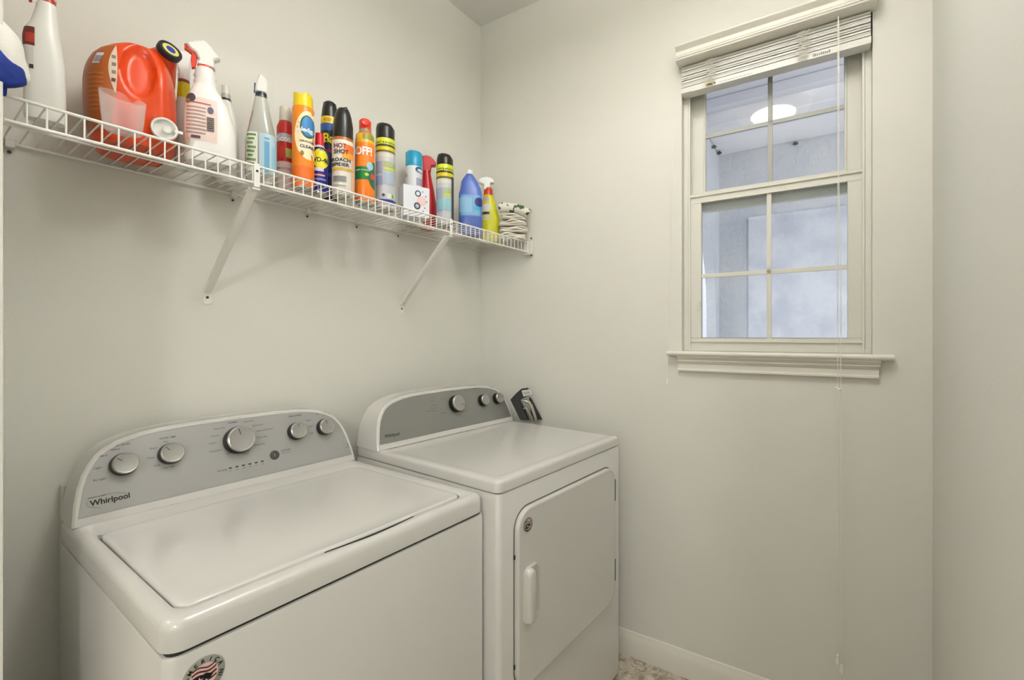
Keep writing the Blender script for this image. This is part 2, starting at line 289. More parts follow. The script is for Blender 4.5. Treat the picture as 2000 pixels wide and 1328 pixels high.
                           ('rect', -0.0073, 0.0076, 0.0967, 0.0998, '3C3838'), ('rect', -0.0073, 0.0076, 0.0914, 0.0946, '3C3838'), ('rect', -0.0073, 0.0076, 0.0861, 0.0893, '3C3838'),
                           ('rect', -0.0073, 0.0076, 0.0809, 0.084, '3C3838'), ('rect', -0.0073, 0.0076, 0.0756, 0.0787, '3C3838'), ('rect', -0.038, -0.02, 0.0524, 0.059, '503848')]),
 'yellow_label_sprayer': ((-1.2573, -0.1),
                          [(0.0, -0.0179, 0.0203, 0.8, 3, 'E4E6E0'), (0.0073, -0.02, 0.0224, 0.8, 3, 'E4E6E0'), (0.154, -0.019, 0.0214, 0.8, 2.8, 'E4E6E0'), (0.1894, -0.0147, 0.0161, 0.85, 2.5, 'E2D60C'),
                           (0.2301, -0.0126, 0.0129, 0.9, 2, '8A3030'), (0.2383, -0.0126, 0.0129, 0.9, 2, 'EDEDEA'), (0.2519, -0.0137, 0.014, 0.9, 2, 'EDEDEA'), (0.256, -0.0105, 0.0108, 0.9, 2, 'C4C4C0'),
                           (0.2628, -0.0094, 0.0097, 0.9, 2, 'EDEDEA')],
                          []),
 'white_capped_bottle': ((-1.1475, -0.08),
                         [(0.0, -0.0252, 0.0255, 0.8, 3, 'E2E2DA'), (0.0062, -0.0276, 0.0279, 0.8, 3, 'E2E2DA'), (0.1771, -0.0252, 0.0231, 0.8, 3, 'E2E2DA'), (0.2184, -0.0204, 0.0158, 0.9, 2.4, 'E2E2DA'),
                          (0.2331, -0.018, 0.0098, 1, 2, '201E1E'), (0.2405, -0.0167, 0.0074, 1, 2, 'B8B6B0'), (0.2538, -0.0155, 0.0062, 1, 2, 'E8E6E0'), (0.2773, -0.0143, 0.0038, 1, 2, 'E8E6E0')],
                         []),
 'clear_trigger_bottle': ((-1.0952, -0.16),
                          [(0.0, -0.0335, 0.0362, 0.7, 3, 'CLEAR'), (0.0144, -0.0385, 0.04, 0.7, 3.2, 'CLEAR'), (0.1144, -0.0372, 0.04, 0.7, 3, 'CLEAR'), (0.1527, -0.031, 0.0338, 0.75, 2.6, 'CLEAR'),
                           (0.1983, -0.0223, 0.025, 0.85, 2.2, 'CLEAR'), (0.2351, -0.0161, 0.0188, 0.95, 2, 'CLEAR'), (0.2483, -0.0136, 0.0163, 1, 2, '1C2A48'), (0.2586, -0.0123, 0.0151, 1, 2, 'E8E8E4')],
                          [('rect', -0.0347, -0.0073, 0.0232, 0.135, 'DDE0D4'), ('rect', -0.0036, 0.0387, 0.0217, 0.135, 'A9C4D0'), ('rect', 0.0088, 0.0213, 0.0232, 0.1247, '5C9CC0'),
                           ('rect', 0.0263, 0.0362, 0.0291, 0.1026, '8CB8CC'), ('rect', -0.0322, -0.0111, 0.1232, 0.1291, '6A8A4A'), ('rect', -0.0298, -0.0148, 0.1115, 0.1174, '6A8A4A'),
                           ('rect', -0.0322, -0.0185, 0.0997, 0.1056, '6A8A4A'), ('rect', -0.0298, -0.0111, 0.0879, 0.0938, '6A8A4A'), ('rect', -0.0322, -0.0148, 0.0762, 0.082, '6A8A4A'),
                           ('rect', -0.0298, -0.0185, 0.0644, 0.0703, '6A8A4A'), ('rect', -0.0322, -0.0111, 0.0526, 0.0585, '6A8A4A'), ('rect', -0.0298, -0.0148, 0.0409, 0.0467, '6A8A4A')]),
 'blue_jug': ((-0.2477, -0.17),
              [(0.0, -0.0466, 0.0467, 0.7, 3.4, '4A66B4'), (0.0092, -0.051, 0.0511, 0.7, 3.6, '4A66B4'), (0.0767, -0.051, 0.0511, 0.7, 3.6, '5A78C8'), (0.1758, -0.051, 0.0511, 0.7, 3.4, '5470C4'),
               (0.2028, -0.0444, 0.0467, 0.7, 3, '5470C4'), (0.2344, -0.0399, 0.0334, 0.7, 2.8, '5470C4'), (0.2524, -0.031, 0.0223, 0.8, 2.2, '5470C4'), (0.2614, -0.0244, 0.0156, 1, 2, '4A66B4'),
               (0.2681, -0.0199, 0.0112, 1, 2, 'EEEFF0'), (0.2862, -0.0188, 0.0101, 1, 2, 'EEEFF0')],
              [('rect', -0.051, 0.0511, 0.0812, 0.1691, '7CAEDA'), ('rect', -0.0466, 0.0067, 0.0948, 0.1578, '8CBEE0'), ('ell', 0.0356, 0.1398, 0.0178, 0.0203, '1C2878'), ('ell', 0.0289, 0.1128, 0.0133, 0.009, '2CA8C8')]),
 'yellow_trigger_bottle': ((-0.1005, -0.15),
                           [(0.0, -0.0309, 0.0429, 0.6, 2.8, 'D2CE20'), (0.0146, -0.0357, 0.0501, 0.6, 2.8, 'D2CE20'), (0.1058, -0.0357, 0.0477, 0.6, 2.6, 'D2CE20'), (0.1658, -0.0333, 0.0334, 0.7, 2.4, 'D2CE20'),
                            (0.2067, -0.0309, 0.0215, 0.8, 2, 'D2CE20'), (0.2163, -0.0285, 0.0167, 0.95, 2, 'C03818'), (0.2475, -0.0238, 0.0143, 0.95, 2, 'D86030'), (0.2547, -0.019, 0.0096, 1, 2, 'EEEFEC')],
                           [('rect', -0.0285, -0.0023, 0.1875, 0.2043, 'B8A8C0'), ('rect', -0.0357, 0.0024, 0.1394, 0.1731, 'D8D8DC'), ('rect', -0.0333, 0.0, 0.125, 0.1346, '202028'),
                            ('rect', -0.0333, 0.0, 0.0962, 0.1202, 'C8CCA8')]),
 'red_trigger_bottle': ((-0.4209, -0.1),
                        [(0.0, -0.033, 0.029, 0.7, 2.6, 'C01820'), (0.0076, -0.0371, 0.0311, 0.7, 2.6, 'C01820'), (0.1101, -0.0351, 0.029, 0.7, 2.4, 'C01820'), (0.1635, -0.0309, 0.0208, 0.8, 2.2, 'C01820'),
                         (0.2169, -0.0268, 0.0104, 0.9, 2, 'C01820'), (0.251, -0.0247, 0.0042, 1, 2, 'C01820')],
                        [])}

# ================================================================ THE ROOM
SK = 0.054                         # the window wall is a few degrees out of square
H = 2.8825
def struct(mb, name, parent=None, **k):
    o = mb.build(name, parent, **k)
    if not parent: o['kind'] = 'structure'
    return o
struct(MB().box((-4.2, -3.2, -.1), (.45, .12, 0), FLOOR), 'floor')
struct(MB().box((-4.2, -3.2, H), (.45, .12, H + .1), CEIL), 'ceiling')
struct(MB().box((-1.712, 0, 0), (.13, .12, H), WALL), 'wall_back')
wl = MB().box((-1.712, -.36, 0), (-1.592, 0, H), WALL)
wl.box((-1.712, -1.75, 2.15), (-1.592, -.36, H), WALL)
struct(wl, 'wall_left')
struct(MB().box((-1.70, -1.90, 0), (.30, -1.764, H), WALL), 'wall_front')
wh = MB().box((-1.80, -3.1, 0), (-1.70, -1.764, H), WALL).box((-4.1, -3.2, 0), (-1.70, -3.1, H), WALL).box((-4.2, -3.2, 0), (-4.1, .12, H), WALL).box((-4.1, 0, 0), (-1.712, .12, H), WALL)
struct(wh, 'wall_hall')
WM = Matrix.Rotation(SK, 4, 'Z')   # window wall frame: x outwards, y = -distance from the corner
U0, U1, Z0, Z1 = 1.010, 1.618, 1.246, 2.41
T = .15
ww = MB()
for lo, hi in (((0, -U0, 0), (T, .13, H)), ((0, -1.90, 0), (T, -U1, H)), ((0, -U1, 0), (T, -U0, Z0)), ((0, -U1, Z1), (T, -U0, H))):
    ww.box(lo, hi, WALL)
struct(ww, 'wall_right', M=WM)
# baseboards with a moulded top
def baseboard(name, L, M):
    prof = [(0, 0), (-.0145, 0), (-.0145, .066), (-.012, .072), (-.011, .078), (-.0075, .084), (-.006, .092), (-.0035, .098), (0, .0995)]
    mb = MB(); mb.loft([[(x, 0, z) for x, z in prof], [(x, -L, z) for x, z in prof]], TRIM); struct(mb, name, M=M)
baseboard('baseboard_right', 1.74, WM @ Matrix.Translation((0, -.02, 0)))
baseboard('baseboard_front', 1.55, Matrix.Translation((.05, -1.764, 0)) @ Matrix.Rotation(-pi / 2, 4, 'Z'))
baseboard('baseboard_back', 1.55, Matrix.Translation((-1.58, 0, 0)) @ Matrix.Rotation(pi / 2, 4, 'Z'))

# ---------------------------------------------------------------- window
win = bpy.data.objects.new('window_1', None); COL.objects.link(win); win.matrix_world = WM; win['kind'] = 'structure'
# frame: outer ring in the opening (x outward), inner tracks
def ring(mb, u0, u1, z0, z1, t, xa, xb, m, tb=None, tt=None, bev=0):
    tb = tb or t; tt = tt or t
    mb.box((xa, -u1, z0), (xb, -u0, z0 + tb), m); mb.box((xa, -u1, z1 - tt), (xb, -u0, z1), m)
    mb.box((xa, -u0 - t, z0 + tb), (xb, -u0, z1 - tt), m); mb.box((xa, -u1, z0 + tb), (xb, -u1 + t, z1 - tt), m)
ZS = 1.262
fr = MB(); ring(fr, U0, U1, ZS, Z1, .018, .030, .115, VINYL); ring(fr, U0 + .018, U1 - .018, ZS + .018, Z1 - .018, .007, .066, .074, VINYL)
fr.box((.028, -U0 - .026, ZS), (.034, -U0 - .018, Z1), VINYL); fr.box((.028, -U1 + .018, ZS), (.034, -U1 + .026, Z1), VINYL)
fr.build('window_frame', win, bevel=.002)
UC = (U0 + U1) / 2
# upper sash (behind), lower sash (in front)
us = MB(); ring(us, U0 + .024, U1 - .024, 1.812, Z1 - .02, .050, .074, .100, VINYL, .074); ring(us, U0 + .066, U1 - .066, 1.884, Z1 - .062, .006, .070, .076, VINYL)
us = us.build('upper_sash', win, bevel=.0025)
ls = MB(); ring(ls, U0 + .016, U1 - .016, ZS + .016, 1.873, .050, .036, .064, VINYL, .034, .034)
ls.box((.030, -U1 + .016, 1.862), (.066, -U0 - .016, 1.874), VINYL); ls.box((.030, -U1 + .018, ZS + .034), (.038, -U0 - .018, ZS + .042), VINYL)
ls = ls.build('lower_sash', win, bevel=.0025)
MB().prism([(-UC - .035 + i * .07 / 8, 1.873 + .007 * sin(pi * i / 8)) for i in range(9)], 0, .014, VINYL, M=Matrix.Translation((.050, 0, 0)) @ Matrix.Rotation(pi / 2, 4, 'Z') @ Matrix.Diagonal((1, -1, 1, 1))).build('sash_lock', ls)
tag(MB().box((.032, -U0 - .062, 1.42), (.040, -U0 - .052, 1.455), VINYL).build('sash_latch', ls, bevel=.002))
gu = MB().box((.088, -U1 + .07, 1.884), (.0895, -U0 - .07, Z1 - .065), PANE).build('window_pane', us)
gl = MB().box((.050, -U1 + .062, ZS + .046), (.0515, -U0 - .062, 1.842), PANE).build('window_pane', ls)
MUN = mat('grey_grille', 'A9ABA4', .5, bump=(50, .0002, .1))
mu = MB().box((.080, -UC - .008, 1.884), (.087, -UC + .008, Z1 - .06), MUN).box((.080, -U1 + .07, 2.104), (.0868, -U0 - .07, 2.120), MUN).build('grille', us, bevel=.001)
ml = MB().box((.042, -UC - .008, ZS + .046), (.049, -UC + .008, 1.842), VINYL).box((.042, -U1 + .062, 1.546), (.0488, -U0 - .062, 1.562), VINYL).build('grille', ls, bevel=.001)
# sill: stool and apron
t1 = MB()
t1.loft([[(x, -1.671, z) for x, z in ((.03, ZS), (-.030, ZS), (-.0345, ZS - .004), (-.036, ZS - .009), (-.0345, ZS - .014), (-.030, ZS - .018), (.03, ZS - .018))],
         [(x, -.961, z) for x, z in ((.03, ZS), (-.030, ZS), (-.0345, ZS - .004), (-.036, ZS - .009), (-.0345, ZS - .014), (-.030, ZS - .018), (.03, ZS - .018))]], TRIM)
ap = [(0, 0), (-.027, 0), (-.027, -.005), (-.020, -.010), (-.017, -.016), (-.020, -.0165), (-.020, -.020), (-.012, -.027), (-.009, -.032), (-.012, -.0325), (-.012, -.048), (-.016, -.052), (-.016, -.058), (0, -.058)]
t1.loft([[(x, -1.634 - (.0 if x > -.02 else .004), ZS - .018 + z) for x, z in ap], [(x, -.998, ZS - .018 + z) for x, z in ap]], TRIM)
struct(t1, 'trim_1', M=WM)

# ---------------------------------------------------------------- window blind
bl = thing('window_blind', 'white window blind raised into a stack, with valance and long pull cords', 'blind', (0, 0, 0), SK)
vp = [(0, 0), (-.060, 0), (-.064, .003), (-.064, .007), (-.058, .010), (-.057, .014), (-.062, .017), (-.062, .022), (-.055, .026), (-.054, .030), (-.057, .034), (-.052, .039), (-.052, .058), (-.060, .066), (-.066, .072), (-.069, .076), (-.069, .083), (-.062, .086), (0, .086)]
V0 = 2.362
MB().loft([[(x, -1.627, V0 + z * .69) for x, z in vp], [(x, -1.002, V0 + z * .69) for x, z in vp]], TRIM).build('valance', bl, bevel=.0015)
MB().box((.002, -U1 + .006, 2.362), (.028, -U0 - .006, 2.400), SLAT).build('headrail', bl, bevel=.002)
NS = 15
sl = None
for i in range(NS):
    if sl is None:
        mb = MB(); mb.loft([[(-.018 + .044 * k / 6, y, .0022 * sin(pi * k / 6)) for k in range(7)] + [(-.018 + .044 * k / 6, y, .0022 * sin(pi * k / 6) - .0036) for k in range(6, -1, -1)] for y in (-U1 + .006, -U0 - .004)], SLAT)
        o = sl = mb.build('slat', bl)
    else:
        o = sl.copy(); COL.objects.link(o)
    o.parent = bl; o.location = (random.uniform(-.0015, .0015), 0, 2.281 + i * .0055); o.rotation_euler = (random.uniform(-.0015, .0015), radians(random.uniform(-3, 3)), 0)
br = MB(); br.box((-.020, -U1 + .005, 2.2540), (.026, -U0 - .003, 2.2755), SLAT)
fn = lambda a, z: (-.0207, -a, z)
br.box((-.0204, -1.138, 2.2560), (-.0198, -1.098, 2.2700), mat('label_cream', 'E8E0C0', .5))
br.box((-.0206, -1.130, 2.2580), (-.0200, -1.106, 2.2680), ink('B8A020'))
put_text(br, 'WARNING', 1.107, 2.2600, .022, ink('403A10'), fn, .006)
br.box((-.0206, -1.140, 2.2600), (-.0200, -1.134, 2.2660), ink('303020'))
for k in range(26):
    br.box((-.0206, -(1.150 + k * .0045), 2.2595), (-.0200, -(1.150 + k * .0045 + .003), 2.2615 + (k % 3) * .001), ink('A8A698'))
for k in range(9):
    br.box((-.0206, -(1.452 + k * .0058), 2.2590), (-.0200, -(1.452 + k * .0058 + .004), 2.2690 - (k % 4) * .001), ink('77756C'))
for k in range(8):
    br.box((-.0206, -(1.013 + k * .005), 2.2545), (-.0200, -(1.013 + k * .005 + .004), 2.2565), ink('77756C'))
br.build('bottom_rail', bl, bevel=.003)
CORD = mat('white_cord', 'E6E4DA', .8, bump=(500, .0005, .5))
for u in (1.115, 1.415):      # bunched ladder cords
    mb = MB()
    for q in range(5):
        pts = []
        for k in range(25):
            z = 2.350 - k * .0038
            pts.append((-.026 - .010 * abs(sin(k * .9 + q)), -u - .016 * sin(k * 1.3 + q * 1.7) - (.004 * q), z))
        mb.tube(pts, .0009, CORD, 6)
    mb.build('ladder_cord', bl)
def tassel(u, z):
    return MB().lathe([(.0015, .020), (.0036, .019), (.005, .012), (.0042, .009), (.0062, .002), (.0066, -.004), (.0055, -.010), (.002, -.011)], plas('EAE8DE'), 16, M=Matrix.Translation((-.075, -u, z)))
for u, z, top in ((1.522, .288, 2.355), (1.533, .262, 2.355)):
    pts = [(-.045, -1.522 + (.002 if u < 1.52 else -.002), top)] + [(-.068 - .004 * k / 8, -1.5225 - (u - 1.523) * (.8 if k > 2 else .3), top - .05 - (top - .05 - z) * k / 8) for k in range(9)]
    pts[-1] = (-.075, -u, z + .018)
    c = MB().tube(pts, .0011, CORD, 6).build('pull_cord', bl); t = tassel(u, z).build('tassel', c)
pts = [(-.045, -1.010, 2.352), (-.064, -1.0, 2.29), (-.064, -.984, 1.6), (-.066, -.973, 1.155)]
c = MB().tube(pts, .0009, CORD, 6).build('pull_cord', bl); MB().lathe([(.001, .014), (.004, .010), (.0052, 0), (.005, -.008), (.002, -.009)], plas('EAE8DE'), 14, M=Matrix.Translation((-.066, -.973, 1.143))).build('tassel', c)
MB().lathe([(.003, -.004), (.005, 0), (.003, .004)], plas('EAE8DE'), 12, M=Matrix.Translation((-.0705, -1.526, 1.150))).lathe([(.002, -.003), (.0035, 0), (.002, .003)], plas('EAE8DE'), 12, M=Matrix.Translation((-.0705, -1.519, 1.156))).build('cord_joiner', bl)

# ---------------------------------------------------------------- the porch outside the window
ex = MB()
ex.box((1.55, -3.2, -.1), (1.70, -.80, 3.2), STUCCO)
struct(ex, 'wall_porch', M=WM)
# porch side wall with an arched opening
sw = MB(); N = 14; ya, yb = -.86, -.80; yw = (T, 1.55)
A0, A1, AZ, AR = .37, 1.43, 1.50, .53
pts = [(T, -.1), (A0, -.1), (A0, AZ)] + [((A0 + A1) / 2 - AR * cos(pi * k / N), AZ + AR * 1.13 * sin(pi * k / N)) for k in range(1, N)] + [(A1, AZ), (A1, -.1), (1.55, -.1), (1.55, 3.1), (T, 3.1)]
# built as strips so the arch stays an opening
def strip(x0, x1, za0, za1, zb):
    sw.add([(x0, ya, za0), (x1, ya, za1), (x1, ya, zb), (x0, ya, zb), (x0, yb, za0), (x1, yb, za1), (x1, yb, zb), (x0, yb, zb)], [(0, 1, 2, 3), (7, 6, 5, 4), (0, 4, 5, 1), (2, 6, 7, 3), (1, 5, 6, 2), (0, 3, 7, 4)], STUCCO)
strip(T, A0, -.1, -.1, 3.1); strip(A1, 1.55, -.1, -.1, 3.1)
for k in range(N):
    xa_ = (A0 + A1) / 2 - AR * cos(pi * k / N); xb_ = (A0 + A1) / 2 - AR * cos(pi * (k + 1) / N)
    strip(xa_, xb_, AZ + AR * 1.13 * sin(pi * k / N), AZ + AR * 1.13 * sin(pi * (k + 1) / N), 3.1)
struct(sw, 'wall_porch_side', M=WM)
struct(MB().box((T, -3.2, 2.72), (1.55, -.80, 2.86), SOFFIT).box((1.06, -3.2, 2.575), (1.55, -.86, 2.72), SOFFIT).box((1.00, -3.2, 2.655), (1.06, -.86, 2.72), SOFFIT), 'ceiling_porch', M=WM, bevel=.01)
struct(MB().box((T, -6, -.3), (6, 3, -.1), mat('porch_concrete', 'A9A8A8', .9, bump=(20, .004, .4))), 'floor_porch', M=WM)
struct(MB().box((3.4, -3.0, -.1), (3.55, 3.0, 3.6), mat('neighbour_stucco', 'DCE0EA', .95, bump=(30, .01, .8))), 'wall_porch_far', M=WM)  # paler bluish colour carries this wall's sunlit brightness
# bright bluish sun patches put in as a paler raised panel on the stucco
struct(MB().box((1.538, -2.6, .9), (1.551, -1.05, 2.12), mat('porch_sun_patch', 'DDE0E8', .9, bump=(26, .010, .8), var=(6, 'C9CDDA', .4, .65))), 'porch_sun_panel', M=WM)
for (x, z, yy) in ((1.45, 2.56, -.88), (1.30, 2.55, -.875), (1.53, 2.555, -1.33)):
    o = MB().lathe([(.004, 0), (.016, .006), (.013, .016), (.005, .022)], mat('mud_brown', '3E3A38', .9, bump=(60, .003, .8)), 12).build('wasp_nest')
    o.matrix_world = WM @ Matrix.Translation((x, yy, z - .012))
    tag(o, {1.45: 'small dark mud nest in the far corner of the porch ceiling outside', 1.30: 'small dark mud nest on the porch side wall nearer the window', 1.53: 'small dark mud nest high on the stucco wall right of the grille bar'}[x], 'nest', 'mud nests under the porch ceiling')

# ---------------------------------------------------------------- ceiling lamps out of frame: the room's own, plus added hall fill pendants
def ceiling_lamp(x, y, drop, label):
    t = thing('ceiling_lamp', label, 'lamp', (x, y, H))
    MB().lathe([(.02, 0), (.07, -.001), (.075, -.02), (.02, -.03), (.012, -.034), (.012, -drop + .01)], CHROME, 32).build('lamp_base', t)
    MB().lathe([(.20, -drop), (.205, -drop - .006), (.20, -drop - .023), (.18, -drop - .028), (.012, -drop - .032)], mat('lamp_glass', 'FFF2DC', .4, emit=1.2), 32).build('lamp_shade', t)
ceiling_lamp(-1.00, -1.28, .197, 'round white lamp hanging just under the laundry room ceiling')
ceiling_lamp(-2.40, -0.15, .70, 'added round white fill pendant in the hall beside the laundry doorway')
ceiling_lamp(-3.40, -2.30, .70, 'added round white fill pendant at the far side of the hall')

# ================================================================ APPLIANCES
def arch(hw, h, n=40):
    """console outline: x,s points from bottom left over the top to bottom right"""
    T_ = [(0, 1), (.3, .995), (.5, .98), (.62, .955), (.70, .92), (.76, .885), (.82, .83), (.865, .765), (.905, .67), (.94, .55), (.965, .41), (.985, .24), (1.0, 0)]
    L = [(-t * hw, s * h) for t, s in reversed(T_)]; R = [(t * hw, s * h) for t, s in T_[1:]]
    return L + R
def inset_arch(P, d, bottom):
    n = len(P); r = []
    for i in range(n):
        a = Vector(P[max(i - 1, 0)]); e = Vector(P[min(i + 1, n - 1)]); t = (e - a).normalized(); nr = Vector((t.y, -t.x))
        q = Vector(P[i]) + nr * d; r.append((q.x, max(q.y, bottom)))
    return r
def knob(parent, F, x, s, r, depth, ang):
    base = MB().lathe([(r * 1.02, 0), (r * 1.04, depth * .25), (r * .97, depth * .74)], DARK, 36, cap1=True)
    o = base.build('knob', parent, M=F @ Matrix.Translation((x, s, 0)))
    MB().lathe([(r * .95, depth * .70), (r * .97, depth * .80), (r * .93, depth * .95), (r * .86, depth), (r * .80, depth * .985), (r * .02, depth * .97)], [CHROME] * 3 + [CHROME, KNOB], 36, cap0=False).build('knob_cap', o)
    MB().box((-r * .028, r * .35, depth * .97), (r * .028, r * .80, depth * 1.01), ink('55544E'), M=Matrix.Rotation(ang, 4, 'Z')).build('pointer', o)
    return o
def console(root, name, z0, yb, yback, hw, h, panel_col, legends, knobs, extra=None):
    """F: local frame of the tilted face, x right, y up the face, z out of it"""
    d = Vector((0, .058, .187)).normalized(); nrm = Vector((0, -d.z, d.y))
    F = Matrix(((1, 0, 0, 0), (0, d.y, nrm.y, yb), (0, d.z, nrm.z, z0), (0, 0, 0, 1)))
    P = arch(hw, h)
    face = lambda Q, off: [tuple(F @ Vector((x, s, off))) for x, s in Q]
    def at_y(Q, y, sc=1.0):
        return [(x * sc, y, (F @ Vector((x, s, 0))).z) for x, s in Q]
    mb = MB()
    Pi = inset_arch(P, .004, 0); Pj = inset_arch(P, .0105, .018)
    back = at_y(P, yback)
    mb.loft([back, face(P, -.006), face(P, -.002), face(Pi, .0015), face(Pj, .0015), face(Pj, -.0012)], ENAMEL, cap0=True, cap1=True)
    c = mb.build('console', root, ang=30)
    pm = MB(); Pk = inset_arch(P, .0112, .0186)
    pm.loft([face(Pk, -.001), face(Pk, .0006)], panel_col, cap0=False)
    for (txt, x, s, wd, hh, colr) in legends:
        put_text(pm, txt, x, s, wd, ink(colr), lambda a, b: tuple(F @ Vector((a, b, .0011))), hh, bold=.024 if hh > .01 else .006)
    if extra: extra(pm, F)
    pm.build('control_panel', c, ang=30)
    for (x, s, r, dp, an) in knobs: knob(c, F, x, s, r, dp, an)
    return c, F
def appliance_badge(mb, R, M):
    """round badge: grey disc, AMERICA around the top, striped flag bits and a dark star field; local x,z plane, -y towards the viewer"""
    P3 = lambda x, z, y=0: tuple(M @ Vector((x, y, z)))
    disc = lambda r, y, m, n=40: mb.add([P3(r * cos(2 * pi * k / n), r * sin(2 * pi * k / n), y) for k in range(n)], [tuple(range(n))], m)
    mb.lathe([(R, 0), (R, .0008), (R * .97, .0012)], ink('9B9C92'), 40, M=M @ Matrix.Rotation(pi / 2, 4, 'X'))
    disc(R * .66, -.0016, ink('E2C4BE'))
    for k, (a, b) in enumerate(((.50, .42), (.30, .20), (.08, -.04), (-.16, -.26))):   # wavy dark red stripes
        top = []; bot = []
        for i in range(13):
            x = -R * .6 + R * 1.2 * i / 12; wv = .08 * R * sin(i * .55)
            x2 = x * sqrt(max(0.05, 1 - (a * .9) ** 2)); 
            top.append(P3(x2 * .98, a * R + wv, -.0019)); bot.append(P3(x2 * .98, b * R + wv, -.0019))
        mb.add(top + bot[::-1], [(i, i + 1, 24 - i, 25 - i) for i in range(12)], ink('5A1414'))
    mb.add([P3(x * R, z * R, -.0022) for x, z in ((-.62, .05), (.1, .12), (.42, -.08), (.1, -.5), (-.35, -.55), (-.62, -.3))], [(0, 1, 2, 3, 4, 5)], ink('0E0E12'))
    for sx, sz, sr in ((-.22, -.15, .2), (.08, -.3, .13)):
        st = [P3((sx + sr * (1 if i % 2 == 0 else .42) * sin(pi * i / 5)) * R, (sz + sr * (1 if i % 2 == 0 else .42) * cos(pi * i / 5)) * R, -.0025) for i in range(10)]
        mb.add(st, [tuple(range(10))], ink('DCDCD8'))
    def arc(s_, a0, a1, flip=False):
        for i, ch in enumerate(s_):
            if ch == ' ': continue
            a = a0 + (a1 - a0) * i / (len(s_) - 1); vs, fs, wd = text2d(ch, .02); sc = R * .30
            out = []
            for vx, vz in vs:
                lx = (vx - wd / 2) * sc; lz = vz * sc
                if flip: r = R * .93 - lz; t = a + lx / r * 1.0; 
                else: r = R * .72 + lz; t = a - lx / r
                out.append(P3(r * cos(t), r * sin(t), -.0022))
            mb.add(out, fs, ink('101010'))
    arc('AMERICA', radians(165), radians(20)); arc('ASSEMBLED IN', radians(200), radians(345), True)

# ---------------------------------------------------------------- washer
wr = thing('washing_machine', 'white top load washing machine with five silver knobs on its arched console', 'washing machine', (-1.131, -.386, 0))
hw, hd = .346, .356
b = MB(); b.loft([rr(-hw, hw, -hd, hd, .018, .02), rr(-hw, hw, -hd, hd, .018, .836), rr(-hw + .002, hw - .002, -hd + .002, hd - .002, .017, .841), rr(-hw + .008, hw - .008, -hd + .008, hd - .008, .012, .843)], ENAMEL)
b.build('cabinet', wr)
for x in (-.29, .29):
    for y in (-.30, .30):
        MB().lathe([(.022, 0), (.022, .012), (.012, .014), (.012, .024)], DARK, 18, M=Matrix.Translation((x, y, 0))).build('foot', wr)
gk = MB(); gk.loft([rr(-hw + .006, hw - .006, -hd + .006, hd - .006, .015, .840), rr(-hw + .006, hw - .006, -hd + .006, hd - .006, .015, .851)], GAP); gk.build('gasket', wr)
# worktop: lofted ring round a sunk well for the lid
lx0, lx1, ly0, ly1 = -.318, .292, -.322, .150
ZT = .8955
def lidloop(g, z, bulge=0):
    L = rr(lx0 - g, lx1 + g, ly0 - g, ly1 + g, .026 + g, z, 8)
    return L
def refine(L, k=3):
    out = []
    for i, p in enumerate(L):
        q = L[(i + 1) % len(L)]
        for j in range(k): out.append(tuple(p[a] + (q[a] - p[a]) * j / k for a in range(3)))
    return out
def outer(g, z, r=.030): return rr(-hw + g, hw - g, -hd + g, hd - g, max(r - g, .004), z, 8)
tp = MB(); tp.loft([outer(.0, .849), outer(.0, .880), outer(.0025, .888), outer(.007, .8935), outer(.014, ZT), lidloop(.0045, ZT), lidloop(.003, ZT - .001), lidloop(.003, ZT - .022)], ENAMEL)
tp.build('worktop', wr, ang=45)
# lid: crowned, with its front lip bowed forward over a dark strip for the shaded finger gap
def lid_pt(p, z, g=0):
    x, y = p[0], p[1]
    if y < ly0 + .03: y += -.010 * math.exp(-((x - .02) / .13) ** 2)
    return (x, y, z)
def lidring(g, z):
    L = []
    base = rr(lx0 + g, lx1 - g, ly0 + g, ly1 - g, .026, z, 8)
    n = len(base)
    for i, p in enumerate(base):
        q = base[(i + 1) % n]; d_ = sqrt((p[0] - q[0]) ** 2 + (p[1] - q[1]) ** 2); k = 24 if d_ > .1 else 1
        for j in range(k): L.append(lid_pt((p[0] + (q[0] - p[0]) * j / k, p[1] + (q[1] - p[1]) * j / k), z))
    return L
def lift(L, am):
    return [(p[0], p[1], p[2] + (am * math.exp(-((p[0] - .02) / .14) ** 2) if p[1] < ly0 + .06 else 0)) for p in L]
ld = MB(); ld.loft([lift(lidring(.0, ZT - .010), .006), lift(lidring(.0, ZT - .0005), .004), lift(lidring(.0018, ZT + .0022), .004), lift(lidring(.005, ZT + .0036), .004), lift(lidring(.010, ZT + .0038), .003), lidring(.022, ZT + .0028), lidring(.05, ZT + .0024)], ENAMEL)
ldo = ld.build('lid', wr, ang=45)
fr_ = [(-.13 + .30 * k / 30, ly0 - .0145 * math.exp(-((-.13 + .30 * k / 30 - .02) / .105) ** 2)) for k in range(31)]
fb_ = [(x, ly0 + .004) for x, y in reversed(fr_)]
MB().loft([[(x, y, ZT - .0008) for x, y in fr_ + fb_], [(x, y, ZT + .0020) for x, y in fr_ + fb_]], GAP).build('finger_gap_shade', wr)  # dark crescent slab drawn in place of the shade under the lip
for sx in (lx0 + .012,):
    MB().box((sx - .014, ly1 - .035, ZT - .004), (sx - .008, ly1 - .004, ZT + .001), mat('hinge_grey', '8C8C86', .4, .3)).build('hinge', wr, bevel=.001)
LEG = '4A4A46'
